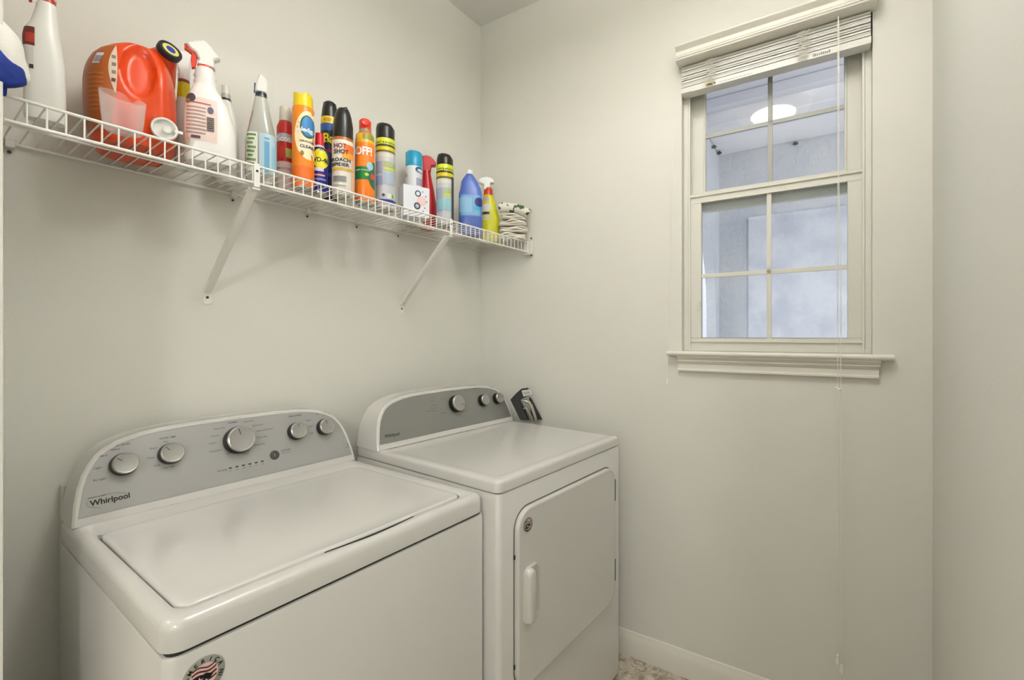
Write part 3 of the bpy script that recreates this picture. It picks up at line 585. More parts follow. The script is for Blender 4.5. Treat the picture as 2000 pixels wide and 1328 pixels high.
def legends_w():
    c = 1.131; L = []
    def a(t, x, s, wd, hh, colr=LEG): L.append((t, x + c, s, wd, hh, colr))
    a('SOIL LEVEL', -1.398, .1665, .034, .0044, '33332F'); a('Heavy', -1.401, .158, .017, .004); a('Med', -1.4195, .147, .012, .004); a('Light', -1.431, .121, .013, .004); a('Ex Light', -1.434, .094, .022, .004)
    a('WATER TEMP', -1.308, .167, .034, .0044, '33332F'); a('Hot', -1.300, .158, .009, .004); a('Warm', -1.329, .146, .015, .004); a('Cool', -1.335, .123, .013, .004); a('Cold', -1.325, .102, .012, .004); a('Tap Cold', -1.306, .092, .022, .004)
    a('NORMAL', -1.152, .183, .024, .0044, '33332F'); a('Heavy Duty', -1.188, .172, .027, .0038); a('Casual', -1.197, .153, .019, .0038); a('Colors', -1.204, .134, .018, .0038); a('Delicates', -1.204, .112, .028, .0038)
    a('Heavy Duty', -1.112, .180, .027, .0038); a('Bulky Items', -1.090, .165, .028, .0038); a('Heavy with Pretreat', -1.082, .148, .045, .0038); a('Towels', -1.083, .128, .028, .0038); a('Rinse & Spin', -1.094, .108, .030, .0038); a('Soak', -1.165, .099, .011, .0038); a('Clean Washer', -1.140, .096, .034, .0038); a('with bleach', -1.128, .090, .017, .0034)
    a('FABRIC SOFTENER', -.986, .1765, .040, .0042, '33332F'); a('Added', -.935, .156, .017, .004); a('Extra', -.926, .136, .013, .004); a('Off', -.930, .113, .012, .004)
    a('WATER LEVEL', -.898, .1735, .034, .0042, '33332F'); a('Auto', -.862, .168, .014, .004)
    a('Sensing', -1.192, .056, .024, .004); a('START/PAUSE', -1.022, .076, .026, .0042, '33332F'); a('Hold to cancel', -1.022, .069, .026, .003)
    a('HE', -.811, .052, .008, .006, '44443F'); a('LOW WATER', -.818, .045, .016, .003)
    a('Whirlpool', -1.4430, .040, .069, .0125, '22221F'); a('smart wash', -1.4455, .057, .030, .0036, '44443F')
    return L
def extra_w(pm, F):
    for i in range(6):
        x = -.034 + i * .0163
        x = (-1.1605 + 1.131) + i * .0165
        pm.box((x - .0034, .0575, .0005), (x + .0034, .0607, .0016), ink('1C1C18'), M=F); pm.box((x - .004, .0505, .0009), (x + .004, .0520, .0013), ink('8A8A84'), M=F)
    # swoosh of the maker's mark
    for sgn, a0, a1 in ((1, .10, .72), (-1, .62, 1.15)):
        q = []
        for k in range(17):
            t = pi * (a0 + (a1 - a0) * k / 16) * sgn; q.append(F @ Vector((-.281 + .036 * cos(t), .046 + .014 * sin(t), .0014)))
        pm.tube(q, .0003, ink('8E8E88'), 4)
    pm.lathe([(.0135, 0), (.0135, .0022), (.0115, .003)], mat('grey_button', '4C4C48', .3), 28, M=F @ Matrix.Translation((.0885, .070, 0)))
    put_text(pm, 'I', .0877, .066, .0012, ink('B8B8B4'), lambda a, b_: tuple(F @ Vector((a, b_, .0034))), .008)
console(wr, 'console', ZT, .2385, .352, .343, .203, SILVER, legends_w(),
        [(-1.380 + 1.131, .121, .0262, .025, radians(48)), (-1.289 + 1.131, .127, .0262, .025, radians(42)), (-1.1325 + 1.131, .132, .0375, .030, radians(12)), (-.9705 + 1.131, .129, .0262, .025, radians(2)), (-.8785 + 1.131, .127, .0262, .025, radians(10))], extra_w)
bd = MB(); appliance_badge(bd, .0285, Matrix.Translation((-.298, -hd - .0002, .797))); bd.build('badge', wr)

# ---------------------------------------------------------------- dryer
dr = thing('clothes_dryer', 'white front load clothes dryer with three knobs, standing nearer the window wall', 'dryer', (-.420, -.4545, 0), -.036)
hw, hd = .349, .344
b = MB(); b.loft([rr(-hw, hw, -hd, hd, .016, .018), rr(-hw, hw, -hd, hd, .016, .890), rr(-hw + .003, hw - .003, -hd + .003, hd - .003, .014, .8945), rr(-hw + .010, hw - .010, -hd + .010, hd - .010, .012, .896)], ENAMEL); b.build('cabinet', dr)
for x in (-.30, .30):
    for y in (-.29, .29):
        MB().lathe([(.022, 0), (.022, .010), (.012, .012), (.012, .022)], DARK, 18, M=Matrix.Translation((x, y, 0))).build('foot', dr)
gk = MB(); gk.loft([rr(-hw + .005, hw - .005, -hd + .005, hd - .005, .013, .893), rr(-hw + .005, hw - .005, -hd + .005, hd - .005, .013, .900)], GAP); gk.build('gasket', dr)
def outer(g, z, r=.022): return rr(-hw + g, hw - g, -hd + g, hd - g, max(r - g, .004), z, 8)
tp = MB(); tp.loft([outer(0, .898), outer(0, .920), outer(.002, .926), outer(.006, .9295), outer(.012, .931), outer(.030, .931, .05), outer(.036, .9302, .056), outer(.042, .9298, .06)], ENAMEL); tp.build('worktop', dr, ang=50)
dx0, dx1, dz0, dz1 = -.284, .280, .328, .833
def doorloop(g, y, r=.058):
    L = rr(dx0 + g, dx1 - g, dz0 + g, dz1 - g, r - g, 0, 8); return [(p[0], y, p[1]) for p in L]
yf = -hd
MB().loft([doorloop(-.0045, yf - .0006), doorloop(-.0045, yf + .001)], SEAM).build('door_gap', dr)
dm = MB(); dm.loft([doorloop(.0, yf), doorloop(.0, yf - .012), doorloop(.0015, yf - .0145), doorloop(.005, yf - .0155), doorloop(.010, yf - .0150), doorloop(.016, yf - .0148)], ENAMEL)
dd = dm.build('door', dr, ang=50)
yd = yf - .0148
# pull handle: a raised grip with a scooped pocket beside it
def hl(x0, x1, z0, z1, r, y): return [(p[0], y, p[1]) for p in rr(x0, x1, z0, z1, r, 0, 6)]
hx = -.262
hm = MB(); hm.loft([hl(hx, hx + .070, .505, .668, .022, yd + .001), hl(hx + .001, hx + .069, .506, .667, .021, yd - .003), hl(hx + .004, hx + .066, .509, .664, .019, yd - .0045), hl(hx + .034, hx + .064, .513, .660, .014, yd - .0045), hl(hx + .038, hx + .060, .518, .655, .010, yd + .004)], ENAMEL)
ho = hm.build('door_handle', dd, ang=50)
gm = MB(); gm.loft([hl(hx + .001, hx + .036, .507, .666, .016, yd - .003), hl(hx + .002, hx + .036, .509, .664, .015, yd - .012), hl(hx + .006, hx + .035, .514, .659, .013, yd - .019), hl(hx + .012, hx + .032, .520, .653, .009, yd - .021)], ENAMEL); gm.build('grip', ho, ang=50)
bd = MB(); appliance_badge(bd, .0205, Matrix.Translation((-.243, yd - .0001, .787))); bd.build('badge', dd)
for z0 in (.690, .385):
    MB().box((.3055, yf - .0015, z0), (.3115, yf + .002, z0 + .082), mat('hinge_dark', '6C6D64', .4, .3)).build('hinge', dr)
MB().box((dx0 - .0045, yf - .004, .700), (dx0 - .0005, yf, .712), GAP).build('door_catch', dr); MB().box((dx0 - .0045, yf - .004, .395), (dx0 - .0005, yf, .407), GAP).build('door_catch', dr)
def legends_d():
    L = []; 
    def a(t, x, s, wd, hh, colr='5E5F58'): L.append((t, x, s, wd, hh, colr))
    for t, x, s, wd in (('AUTOMATIC DRY', -.052, .172, .050), ('Normal', .012, .168, .024), ('Less Dry', -.086, .154, .022), ('More Dry', -.094, .140, .022), ('Wrinkle Control', -.096, .123, .028), ('Heavy Duty', -.097, .112, .028), ('Delicate', -.092, .100, .022), ('TIMED DRY', -.058, .086, .034), ('Cool Down', -.012, .080, .034), ('Off', .066, .122, .018), ('90', .060, .108, .010), ('60', .062, .094, .010), ('Damp Dry', .052, .080, .030), ('Energy Preferred', -.124, .104, .030)):
        a(t, x, s, wd, .0042)
    a('TEMPERATURE', .143, .166, .042, .0048, '40413B'); a('WRINKLE SHIELD', .226, .163, .042, .0046, '40413B'); a('High', .185, .094, .014, .004); a('Off', .286, .092, .010, .004)
    a('Whirlpool', -.3165, .0385, .060, .0115, '33342F')
    return L
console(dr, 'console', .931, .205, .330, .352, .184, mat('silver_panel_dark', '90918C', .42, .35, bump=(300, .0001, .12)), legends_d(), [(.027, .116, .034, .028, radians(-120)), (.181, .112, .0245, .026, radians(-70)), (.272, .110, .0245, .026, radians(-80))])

# ---------------------------------------------------------------- small things by the machines
ob = thing('utility_box', 'small white utility box on the back wall behind the washer, left end', 'wall box', (-1.440, 0, .85))
MB().box((-.030, -.022, -.03), (.16, 0, .118), plas('DAD8CC')).build('cover', ob, bevel=.004)
MB().box((-.018, -.0235, -.015), (.148, -.0225, .105), plas('CFCDC1')).build('recess_panel', ob, bevel=.002)

# black and silver hand appliance leaning in the corner on the dryer top
ir = thing('hand_appliance', 'black and silver hand appliance with white end label, at the dryer back right corner', 'appliance', (-.030, -.335, .931), -pi / 2 + .600)
# local x runs along the view-facing side, z up
body = [(-.040, .006), (-.046, .010), (-.089, .098), (-.062, .128), (-.040, .146), (-.010, .150), (-.004, .138), (.000, .120), (-.046, .098), (-.030, .060), (-.004, .006)]
Mi = Matrix.Identity(4)
MB().prism(body, -.020, .022, DARK, inset=.003).build('body', ir)
MB().prism([(-.038, .141), (.004, .147), (.012, .124), (-.030, .113)], -.026, -.016, plas('CFCFC8'), inset=.002).build('end_cap', ir)
MB().prism([(-.030, .135), (-.002, .139), (.003, .128), (-.025, .121)], -.0272, -.025, ink('A8A8A2')).build('end_label', ir)
pth = [(-.040, -.010, .092), (-.024, -.012, .094), (-.006, -.012, .088), (.006, -.010, .070), (.014, -.008, .045), (.022, -.006, .020), (.026, -.004, .002)]
MB().tube(pth, [.0045, .006, .0075, .008, .008, .008, .008], mat('pale_metal', 'B5B2A6', .3, .6, bump=(80, .0002, .1)), 14).build('tube', ir)
MB().tube([(-.034, -.014, .055), (-.018, -.016, .062), (-.006, -.016, .040), (.006, -.014, .018), (.010, -.012, .002)], [.004, .0065, .007, .007, .006], mat('grey_metal', '8E8D88', .35, .5, bump=(80, .0002, .1)), 12).build('lever', ir)
MB().prism([(.006, .004), (-.006, .110), (.006, .100), (.056, .004)], .004, .016, DARK, inset=.002).build('back_plate', ir)

# ================================================================ WIRE SHELF
DZ = 1.757; SD = .303; RW = .0026
sh = thing('wire_shelf', 'long white wire shelf on the back wall above the washer and dryer', 'shelf', (-.79, 0, DZ))
X0, X1 = -1.585 + .79, -.008 + .79
for (nm, y, z, r) in (('front_rail', -SD, -.0, .0032), ('front_rail', -SD, -.0445, .0034), ('back_rail', -.008, -.004, .0032), ('support_rail', -.150, -.0050, .0028)):
    MB().tube([(X0, y, z), (X1, y, z)], r, WIRE, 10).build(nm, sh)
wire = None; k = 0
while True:
    x = -1.558 + .0255 * k + .79
    if x > X1 - .002: break
    if wire is None:
        o = wire = MB().tube([(0, -.006, 0), (0, -SD + .004, 0), (0, -SD + .0012, -.0012), (0, -SD, -.005), (0, -SD, -.0445)], .00165, WIRE, 7).build('wire', sh)
    else:
        o = wire.copy(); COL.objects.link(o); o.parent = sh
    o.location = (x, 0, .0018); k += 1
MB().box((X1 - .001, -SD - .004, -.052), (X1 + .003, -SD + .010, .006), WIRE).build('end_cap', sh, bevel=.001)
# bracket where the shelf meets the window wall
eb = MB(); eb.box((X1 + .001, -SD - .018, -.058), (X1 + .0045 + .018, -SD + .028, .008), plas('DEDCD2'))
eb.build('end_bracket', sh, bevel=.002)
for z in (.016, -.062):
    MB().lathe([(.0045, 0), (.0045, .002), (.001, .003)], mat('screw', '55524A', .4, .6), 12, M=Matrix.Translation((X1 + .001, -SD - .022, z)) @ Matrix.Rotation(-pi / 2, 4, 'Y')).build('screw', sh)
for x, dz in ((-1.548, .0), (-1.105, 0), (-.877, 0), (-.689, 0), (-.50, 0), (-.25, 0)):
    c = MB().box((x + .79 - .008, -.016, -.014), (x + .79 + .008, 0, .004), plas('DEDCD2')).build('wall_clip', sh, bevel=.002)
    MB().lathe([(.0035, 0), (.0035, .0015), (.001, .002)], mat('screw', '55524A', .4, .6), 10, M=Matrix.Translation((x + .79, -.001, -.022)) @ Matrix.Rotation(pi / 2, 4, 'X')).build('screw', c)
def bracket(x, label, xo=0):
    t = thing('shelf_bracket', label, 'bracket', (x, 0, 1.44), 0, 'diagonal braces under the wire shelf')
    A = Vector((0, -.004, .012)); B = Vector((xo, -.288, .262)); d = (B - A).normalized(); sx = Vector((1, 0, 0)); up = d.cross(sx).normalized()
    sec = [(-.0095, -.006), (-.0095, .006), (-.007, .006), (-.007, -.003), (.007, -.003), (.007, .006), (.0095, .006), (.0095, -.006)]
    MB().loft([[tuple(P + sx * a * s_ + up * b_) for a, b_ in sec] for P, s_ in ((A, .8), (A + d * .03, 1), (B - d * .02, 1), (B, 1))], WIRE).build('strut', t, bevel=.0008)
    MB().prism([(-.0105, -.020), (-.006, -.026), (.006, -.026), (.0105, -.020), (.0105, .022), (.006, .028), (-.006, .028), (-.0105, .022)], -.0025, 0, WIRE).build('wall_plate', t)
    MB().lathe([(.0036, 0), (.0036, .0015), (.001, .002)], mat('screw', '55524A', .4, .6), 12, M=Matrix.Translation((0, -.0025, -.006)) @ Matrix.Rotation(pi / 2, 4, 'X')).build('screw', t)
    cl = MB().prism([(xo - .007, .262), (xo + .007, .262), (xo + .007, .318), (xo + .004, .323), (xo - .004, .323), (xo - .007, .318)], -SD - .006, -SD - .0035, WIRE, inset=.0006)
    cl.box((xo - .009, -SD - .004, .256), (xo + .009, -.26, .260), WIRE); cl.build('clip', t)
    MB().lathe([(.003, 0), (.003, .001)], GAP, 10, M=Matrix.Translation((xo, -SD - .0058, .303)) @ Matrix.Rotation(pi / 2, 4, 'X')).build('rivet', t)
bracket(-1.171, 'white diagonal shelf brace above the washer, under the clear bottle', .003)
bracket(-.482, 'white diagonal shelf brace above the dryer, nearer the window wall', -.012)

# ================================================================ THINGS ON THE SHELF
DT = DZ + .0036
CAM = Vector(cam.location)
def facing(x, y): return math.atan2(CAM.y - y, CAM.x - x) + pi / 2
def slerp(S_, z):
    for i in range(len(S_) - 1):
        a, b_ = S_[i], S_[i + 1]
        if z <= b_[0] or i == len(S_) - 2:
            t = 0 if b_[0] == a[0] else min(1, max(0, (z - a[0]) / (b_[0] - a[0])))
            return [a[k] + (b_[k] - a[k]) * t for k in range(5)]
def front(S_, x, z, off):
    _, xl, xr, dr_, n = slerp(S_, z); c = (xl + xr) / 2; a = (xr - xl) / 2; b_ = a * dr_
    u = max(-.985, min(.985, (x - c) / a)); y = -b_ * (1 - abs(u) ** n) ** (1 / n)
    # push out along an approximate normal
    gx = abs(u) ** (n - 1) * (1 if u > 0 else -1) / a; gy = -(abs(y / b_) ** (n - 1)) / b_
    L_ = sqrt(gx * gx + gy * gy) or 1
    return (c + u * a + gx / L_ * off, y + gy / L_ * off, z)
def loop(sec, N=36):
    z, xl, xr, dr_, n = sec[:5]; c = (xl + xr) / 2; a = (xr - xl) / 2; b_ = a * dr_; P = []
    for k in range(N):
        t = 2 * pi * k / N; ct, st = cos(t), sin(t)
        P.append((c + a * abs(ct) ** (2 / n) * (1 if ct >= 0 else -1), b_ * abs(st) ** (2 / n) * (1 if st >= 0 else -1), z))
    return P
def container(name, label, cat, key, body_name='body', caps=(), head=None, group=None, zfix=0):
    """caps: list of (part_name, first section index, one past the last)"""
    (x, y), SS, DD = SPECS[key]
    group = group or {'spray can': 'spray cans lined up on the wire shelf', 'bottle': 'plastic bottles lined up on the wire shelf'}.get(cat)
    t = thing(name, label, cat, (x, y, DT), facing(x, y), group)
    num = [s[:5] for s in SS]
    cuts = [0] + [c[1] for c in caps] + [len(SS) - 1]
    names = [body_name] + [c[0] for c in caps]
    parts = []
    for pi_, nm in enumerate(names):
        a, b_ = cuts[pi_], cuts[pi_ + 1]
        loops = []; mats = []
        for i in range(a, b_ + 1):
            loops.append(loop(SS[i]));
            if i < b_:
                h_ = SS[i][5]
                if i == 0 and pi_ == 0: h_ = SS[0][5]
                m_ = CLEARP if h_ == 'CLEAR' else plas(h_, .3)
                if nm == 'body' and i == 0 and h_ not in ('CLEAR',): m_ = CHROME if cat == 'spray can' else m_
                # a small flare so that colour bands meet cleanly
                mats.append(m_)
        top = loops[-1]
        mb = MB(); mb.loft(loops, mats)
        if pi_ == 0:
            off = .0004
            for d in DD:
                off += .00012
                if d[0] == 'rect':
                    _, xa, xb, za, zb, h_ = d; nx, nz = 10, 6
                    g = [front(num, xa + (xb - xa) * i / nx, za + (zb - za) * j / nz, off) for j in range(nz + 1) for i in range(nx + 1)]
                    mb.add(g, [(j * (nx + 1) + i, j * (nx + 1) + i + 1, (j + 1) * (nx + 1) + i + 1, (j + 1) * (nx + 1) + i) for j in range(nz) for i in range(nx)], ink(h_))
                elif d[0] == 'ell':
                    _, cx_, cz_, ra, rb, h_ = d; g = [front(num, cx_, cz_, off)]; fs = []; K = 26; R_ = 4
                    for q in range(1, R_ + 1):
                        for k_ in range(K):
                            g.append(front(num, cx_ + ra * q / R_ * cos(2 * pi * k_ / K), cz_ + rb * q / R_ * sin(2 * pi * k_ / K), off))
                    for k_ in range(K):
                        fs.append((0, 1 + k_, 1 + (k_ + 1) % K))
                        for q in range(R_ - 1): fs.append((1 + q * K + k_, 1 + (q + 1) * K + k_, 1 + (q + 1) * K + (k_ + 1) % K, 1 + q * K + (k_ + 1) % K))
                    mb.add(g, fs, ink(h_))
                else:
                    _, s_, xa, za, xb, h_, sc = d
                    zz = slerp(num, za); lim = zz[2] * .97
                    vs, fs, wd = text2d(s_, .012); hh = (xb - xa) / wd * .72 * sc * .8
                    put_text(mb, s_, xa, za, xb - xa, ink(h_), lambda a_, b2: front(num, a_, b2, off + .0002), hh, bold=.03, xmax=lim)
        o = mb.build(nm, t, ang=50); parts.append(o)
    return t, parts
def trigger_head(t, out, hexc, th=.022, trig=None, thex='E03A22', y0=0):
    MB().prism(out, -th / 2 + y0, th / 2 + y0, plas(hexc), inset=.004).build('spray_head', t)
    if trig: MB().prism(trig, -.006 + y0, .006 + y0, plas(thex), inset=.0015).build('trigger', t)

t, P = container('trigger_bottle', 'tall white tapered trigger bottle at the left end, dark red label on its side', 'bottle', 'white_trigger_bottle', caps=[('neck_collar', 9)])
trigger_head(t, [(-.0083, .250), (.017, .250), (.0227, .2845), (-.0182, .2887), (-.040, .279), (-.0252, .2701)], 'E6E6E0', trig=[(-.030, .272), (-.024, .272), (-.016, .238), (-.020, .236)])
t, P = container('trigger_bottle', 'white trigger bottle with ribbed neck, red trigger and pinkish back label', 'bottle', 'label_trigger_bottle', caps=[('neck_collar', 13)])
trigger_head(t, [(-.0487, .2937), (-.030, .305), (-.0137, .3122), (-.006, .309), (.0203, .2779), (.015, .273), (.0076, .2687), (.0097, .2476), (-.0274, .2476), (-.024, .262), (-.030, .276), (-.0412, .2819)], 'EDEDE8', .026,
             [(-.046, .290), (-.040, .284), (-.030, .277), (-.027, .268), (-.030, .240), (-.038, .236), (-.040, .258), (-.038, .272), (-.050, .279)], 'DE3E28')
MB().box((-.0525, -.0045, .279), (-.046, .0045, .294), plas('DE3E28')).build('nozzle', t, bevel=.0015)
t, P = container('trigger_bottle', 'white trigger bottle with a bright yellow neck label, behind the orange jug', 'bottle', 'yellow_label_sprayer', caps=[('neck_collar', 5)])
trigger_head(t, [(-.0179, .2927), (-.0094, .3117), (.014, .3144), (.0203, .3035), (.016, .2899), (.0108, .2446), (-.0094, .2446)], 'EDEDEA', .022)
t, P = container('capped_bottle', 'white bottle with white cap and black neck ring, behind the ribbed trigger bottle', 'bottle', 'white_capped_bottle', caps=[('neck_ring', 4), ('cap', 6)])
t, P = container('trigger_bottle', 'clear trigger bottle with white head and pale leafy label', 'bottle', 'clear_trigger_bottle', caps=[('neck_collar', 6)])
trigger_head(t, [(-.0136, .2620), (-.0105, .285), (-.0036, .3072), (.004, .3075), (.0138, .2969), (.0176, .2851), (.0151, .2557), (-.0136, .2557)], 'E8E8E4', .030, [(-.0155, .284), (-.006, .276), (-.006, .258), (-.0165, .256)], '24406A')
t, P = container('spray_can', 'red spray can with pale grey cap, left of the yellow-capped can', 'spray can', 'red_can', caps=[('cap', 5)])
t, P = container('spray_can', 'orange spray can with jagged yellow cap and a blue oval logo', 'spray can', 'orange_polish', caps=[('cap', 3)])
cr = MB()
for k in range(28):   # jagged crown of the yellow cap
    a0, a1 = 2 * pi * k / 28, 2 * pi * (k + 1) / 28; r_ = .0262; h0 = .272
    f_ = lambda a: h0 + .011 * abs(sin(a * 2 + .6)) ** .7
    cr.add([(r_ * cos(a0), r_ * sin(a0), h0 - .004), (r_ * cos(a1), r_ * sin(a1), h0 - .004), (r_ * cos(a1), r_ * sin(a1), f_(a1)), (r_ * cos(a0), r_ * sin(a0), f_(a0)), (r_ * .9 * cos(a0), r_ * .9 * sin(a0), h0 - .004), (r_ * .9 * cos(a1), r_ * .9 * sin(a1), h0 - .004), (r_ * .9 * cos(a1), r_ * .9 * sin(a1), f_(a1)), (r_ * .9 * cos(a0), r_ * .9 * sin(a0), f_(a0))],
           [(0, 1, 2, 3), (7, 6, 5, 4), (3, 2, 6, 7)], plas('F2D21A', .3))
cr.build('cap_rim', P[1])
t, P = container('spray_can', 'short dark blue spray can with red cap and yellow shield label', 'spray can', 'small_blue_can', caps=[('cap', 5)])
t, P = container('spray_can', 'black-capped spray can with yellow and blue bands, mostly hidden behind the white and orange can', 'spray can', 'black_cap_back', caps=[('cap', 5)])
t, P = container('spray_can', 'white and orange insect spray can with notched black cap', 'spray can', 'roach_can', caps=[('cap', 4)])
MB().prism([(.004, .270), (.016, .276), (.013, .286), (.003, .283)], -.018, -.004, DARK, inset=.002).build('nozzle', P[1])
t, P = container('spray_can', 'bright orange repellent can with red cap and green band', 'spray can', 'orange_repellent', caps=[('cap', 7)])
MB().lathe([(.0125, 0), (.0125, .016), (.009, .0185), (.004, .017)], plas('E8472C'), 24, M=Matrix.Translation((.002, -.008, .268)) @ Matrix.Rotation(pi / 2, 4, 'X')).build('nozzle', P[1])
def can_nozzle(P, s=1): MB().prism([(-.014, .262), (.006, .268), (.012, .256), (-.010, .250)], -.028, -.012, DARK, inset=.003).build('nozzle', P[1])
t, P = container('spray_can', 'black-capped can with lime band and grey label, beside the orange repellent can', 'spray can', 'yellow_black_can', caps=[('cap', 7)])
t, P = container('spray_can', 'black-capped can with lime band, between the red trigger bottle and the blue jug', 'spray can', 'yellow_black_can_right', caps=[('cap', 7)])
t, P = container('spray_can', 'white spray can with sky blue cap, behind the small white box', 'spray can', 'blue_cap_can', caps=[('cap', 2)])
t, P = container('trigger_bottle', 'glossy red curved trigger bottle, behind the right edge of the white box', 'bottle', 'red_trigger_bottle')
trigger_head(t, [(-.0268, .3044), (-.0102, .3087), (.004, .305), (.0146, .298), (.029, .2809), (.027, .2681), (.0104, .266), (.0063, .2408), (-.0247, .2408)], 'C01820', .028)
t, P = container('detergent_bottle', 'square blue bottle with white screw cap and light blue label', 'bottle', 'blue_jug', caps=[('cap', 8)])
t, P = container('trigger_bottle', 'yellow-green trigger bottle with white head and red collar, beside the folded cloths', 'bottle', 'yellow_trigger_bottle', caps=[('collar', 5)])
trigger_head(t, [(-.0518, .2754), (-.0500, .286), (-.040, .2968), (-.022, .301), (-.007, .3015), (.010, .296), (.0189, .2873), (.0212, .273), (.0048, .273), (.0024, .2402), (-.0259, .2402), (-.0259, .2659), (-.040, .270)], 'EEEFEC', .030)

# small white carton
bx = thing('carton', 'small white carton with dark circle prints, in front of the sky blue capped can', 'box', (-.585, -.205, DT), facing(-.59, -.205) + radians(20))
mb = MB(); mb.box((-.050, -.030, 0), (.048, .030, .112), mat('carton_white', 'E2E6EC', .5, bump=(60, .0003, .1)))
def disc(mb, cx_, cz_, r_, h_, y=-.0304, hole=0):
    K = 24; g = [(cx_ + r_ * cos(2 * pi * k / K), y, cz_ + r_ * 1.05 * sin(2 * pi * k / K)) for k in range(K)]
    mb.add(g, [tuple(range(K))], ink(h_))
for a in ((.004, .086, .0115, '3A4258', -.0303), (.004, .086, .007, 'E2E6EC', -.0305), (.001, .040, .0125, '3A4258', -.0303), (.001, .040, .007, 'B8BCC8', -.0305), (.018, .060, .018, 'E8C8C4', -.0301)): disc(mb, *a[:4], y=a[4])
for k, (a, b_) in enumerate(((.034, .080), (.037, .060), (.030, .036), (.024, .024), (.022, .095))): disc(mb, a, b_, .0028, '7C84A0', -.0306)
mb.box((-.0503, -.018, .020), (-.0501, .004, .040), ink('3A4470')); mb.build('carton_body', bx, bevel=.0012)
MB().box((-.049, -.029, .1122), (.047, .029, .1130), mat('carton_flap', 'D4D9E2', .5)).build('top_flap', bx)

# big orange detergent jug with press tap
jg = thing('detergent_jug', 'big orange laundry detergent jug with black cap and white press tap', 'jug', (-1.3686, -.130, DT), facing(-1.3686, -.13))
JO = mat('orange_jug_plastic', 'DA450F', .3, bump=(12, .001, .12))
JS = [(0, -.064, .066), (.006, -.070, .074), (.02, -.074, .080), (.06, -.081, .083), (.10, -.083, .083), (.14, -.083, .082), (.165, -.081, .080), (.185, -.076, .077), (.20, -.069, .073), (.214, -.058, .068), (.226, -.044, .062), (.235, -.026, .054), (.240, -.006, .044), (.2425, .012, .034)]
def jdepth(z): return .094 * (1 - max(0, (z - .13) / .20) ** 2 * .8) * (1 - max(0, (.02 - z)) * 4)
NJ = 96
def jsec(z):
    for i in range(len(JS) - 1):
        if z <= JS[i + 1][0] or i == len(JS) - 2:
            t_ = min(1, max(0, (z - JS[i][0]) / (JS[i + 1][0] - JS[i][0]))); return [JS[i][k] + (JS[i + 1][k] - JS[i][k]) * t_ for k in (1, 2)]
def jpt(x, z, off=0, sgn=-1):
    xl, xr = jsec(z); c = (xl + xr) / 2; a = (xr - xl) / 2; n = 2.6; d_ = jdepth(z)
    u = max(-.999, min(.999, (x - c) / a)); y = sgn * d_ * (1 - abs(u) ** n) ** (1 / n)
    if sgn < 0:
        q_ = ((x - .012) / .033) ** 2 + ((z - .168) / .066) ** 2
        if q_ < 1: y += .024 * (1 - q_) ** .8 * min(1, (1 - q_) * 3)                    # grip hollow
        q_ = ((x - .012) / .020) ** 2 + ((z - .160) / .048) ** 2
        if q_ < 1: y -= .008 * (1 - q_)
        y -= .016 * math.exp(-((x - .056) / .018) ** 2) * math.exp(-((z - .12) / .095) ** 4)         # handle column
        q_ = ((x - .046) / .040) ** 2 + ((z - .030) / .036) ** 2
        if q_ < 1: y += .010 * (1 - q_)
    return (x, y - off * (1 if sgn < 0 else -1), z)
zs = [0, .004, .01, .018] + [.026 + .008 * k for k in range(27)]; loops = []
for z in zs:
    xl, xr = jsec(z); c = (xl + xr) / 2; a = (xr - xl) / 2; L = []
    for k in range(NJ // 2): t_ = pi * k / (NJ // 2); L.append(jpt(c - a * cos(t_) * .9995, z))
    for k in range(NJ // 2): t_ = pi * k / (NJ // 2); L.append(jpt(c + a * cos(t_) * .9995, z, 0, 1))
    loops.append(L)
mj = MB(); mj.loft(loops, JO)
def jpatch(x0f, x1f, z0, z1, m, off, nx=10, nz=14):
    g = []
    for j in range(nz + 1):
        z = z0 + (z1 - z0) * j / nz; xa, xb = x0f(z), x1f(z)
        for i in range(nx + 1):
            x, y, _ = jpt(xa + (xb - xa) * i / nx, z); g.append((x - off * .6, y - off, z))
    mj.add(g, [(j * (nx + 1) + i, j * (nx + 1) + i + 1, (j + 1) * (nx + 1) + i + 1, (j + 1) * (nx + 1) + i) for j in range(nz) for i in range(nx)], m)
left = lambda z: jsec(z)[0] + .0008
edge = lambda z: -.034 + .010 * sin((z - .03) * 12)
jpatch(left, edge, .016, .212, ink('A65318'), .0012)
jpatch(lambda z: edge(z) - .014 * sin(pi * min(1, max(0, (z - .10) / .115))), lambda z: edge(z) + .001, .102, .214, ink('D8C6AE'), .0016)
jpatch(lambda z: -.064 + (z - .165) * .3, lambda z: -.052 + (z - .165) * .3, .163, .190, ink('D8D4D0'), .0018, 4, 4)
for k in range(5): jpatch(lambda z, k=k: -.062 + k * .0022 + (z - .165) * .3, lambda z, k=k: -.0608 + k * .0022 + (z - .165) * .3, .166, .182, ink('4A5478'), .0022, 1, 3)
for k in range(9): jpatch(lambda z: -.070, lambda z: -.046, .060 + .010 * k, .0618 + .010 * k, ink('C07A3C'), .0018, 5, 1)
for k in range(4): jpatch(lambda z: edge(z) - .008, lambda z: edge(z) - .001, .125 + .018 * k, .133 + .018 * k, ink(('6A3A2C', '8A7A70', '7A7470', '8A7A70')[k]), .0022, 4, 3)
jb = mj.build('body', jg, ang=50)
ax = Vector((.36, -.80, .42)).normalized(); q = ax.to_track_quat('Z', 'Y').to_matrix().to_4x4(); cp = Vector((.064, -.046, .248))
Mq = Matrix.Translation(cp) @ q
MB().lathe([(.060, -.110), (.050, -.075), (.036, -.040), (.028, -.020), (.0235, -.008), (.0215, -.004), (.0215, .004)], JO, 32, M=Mq).build('spout', jb)
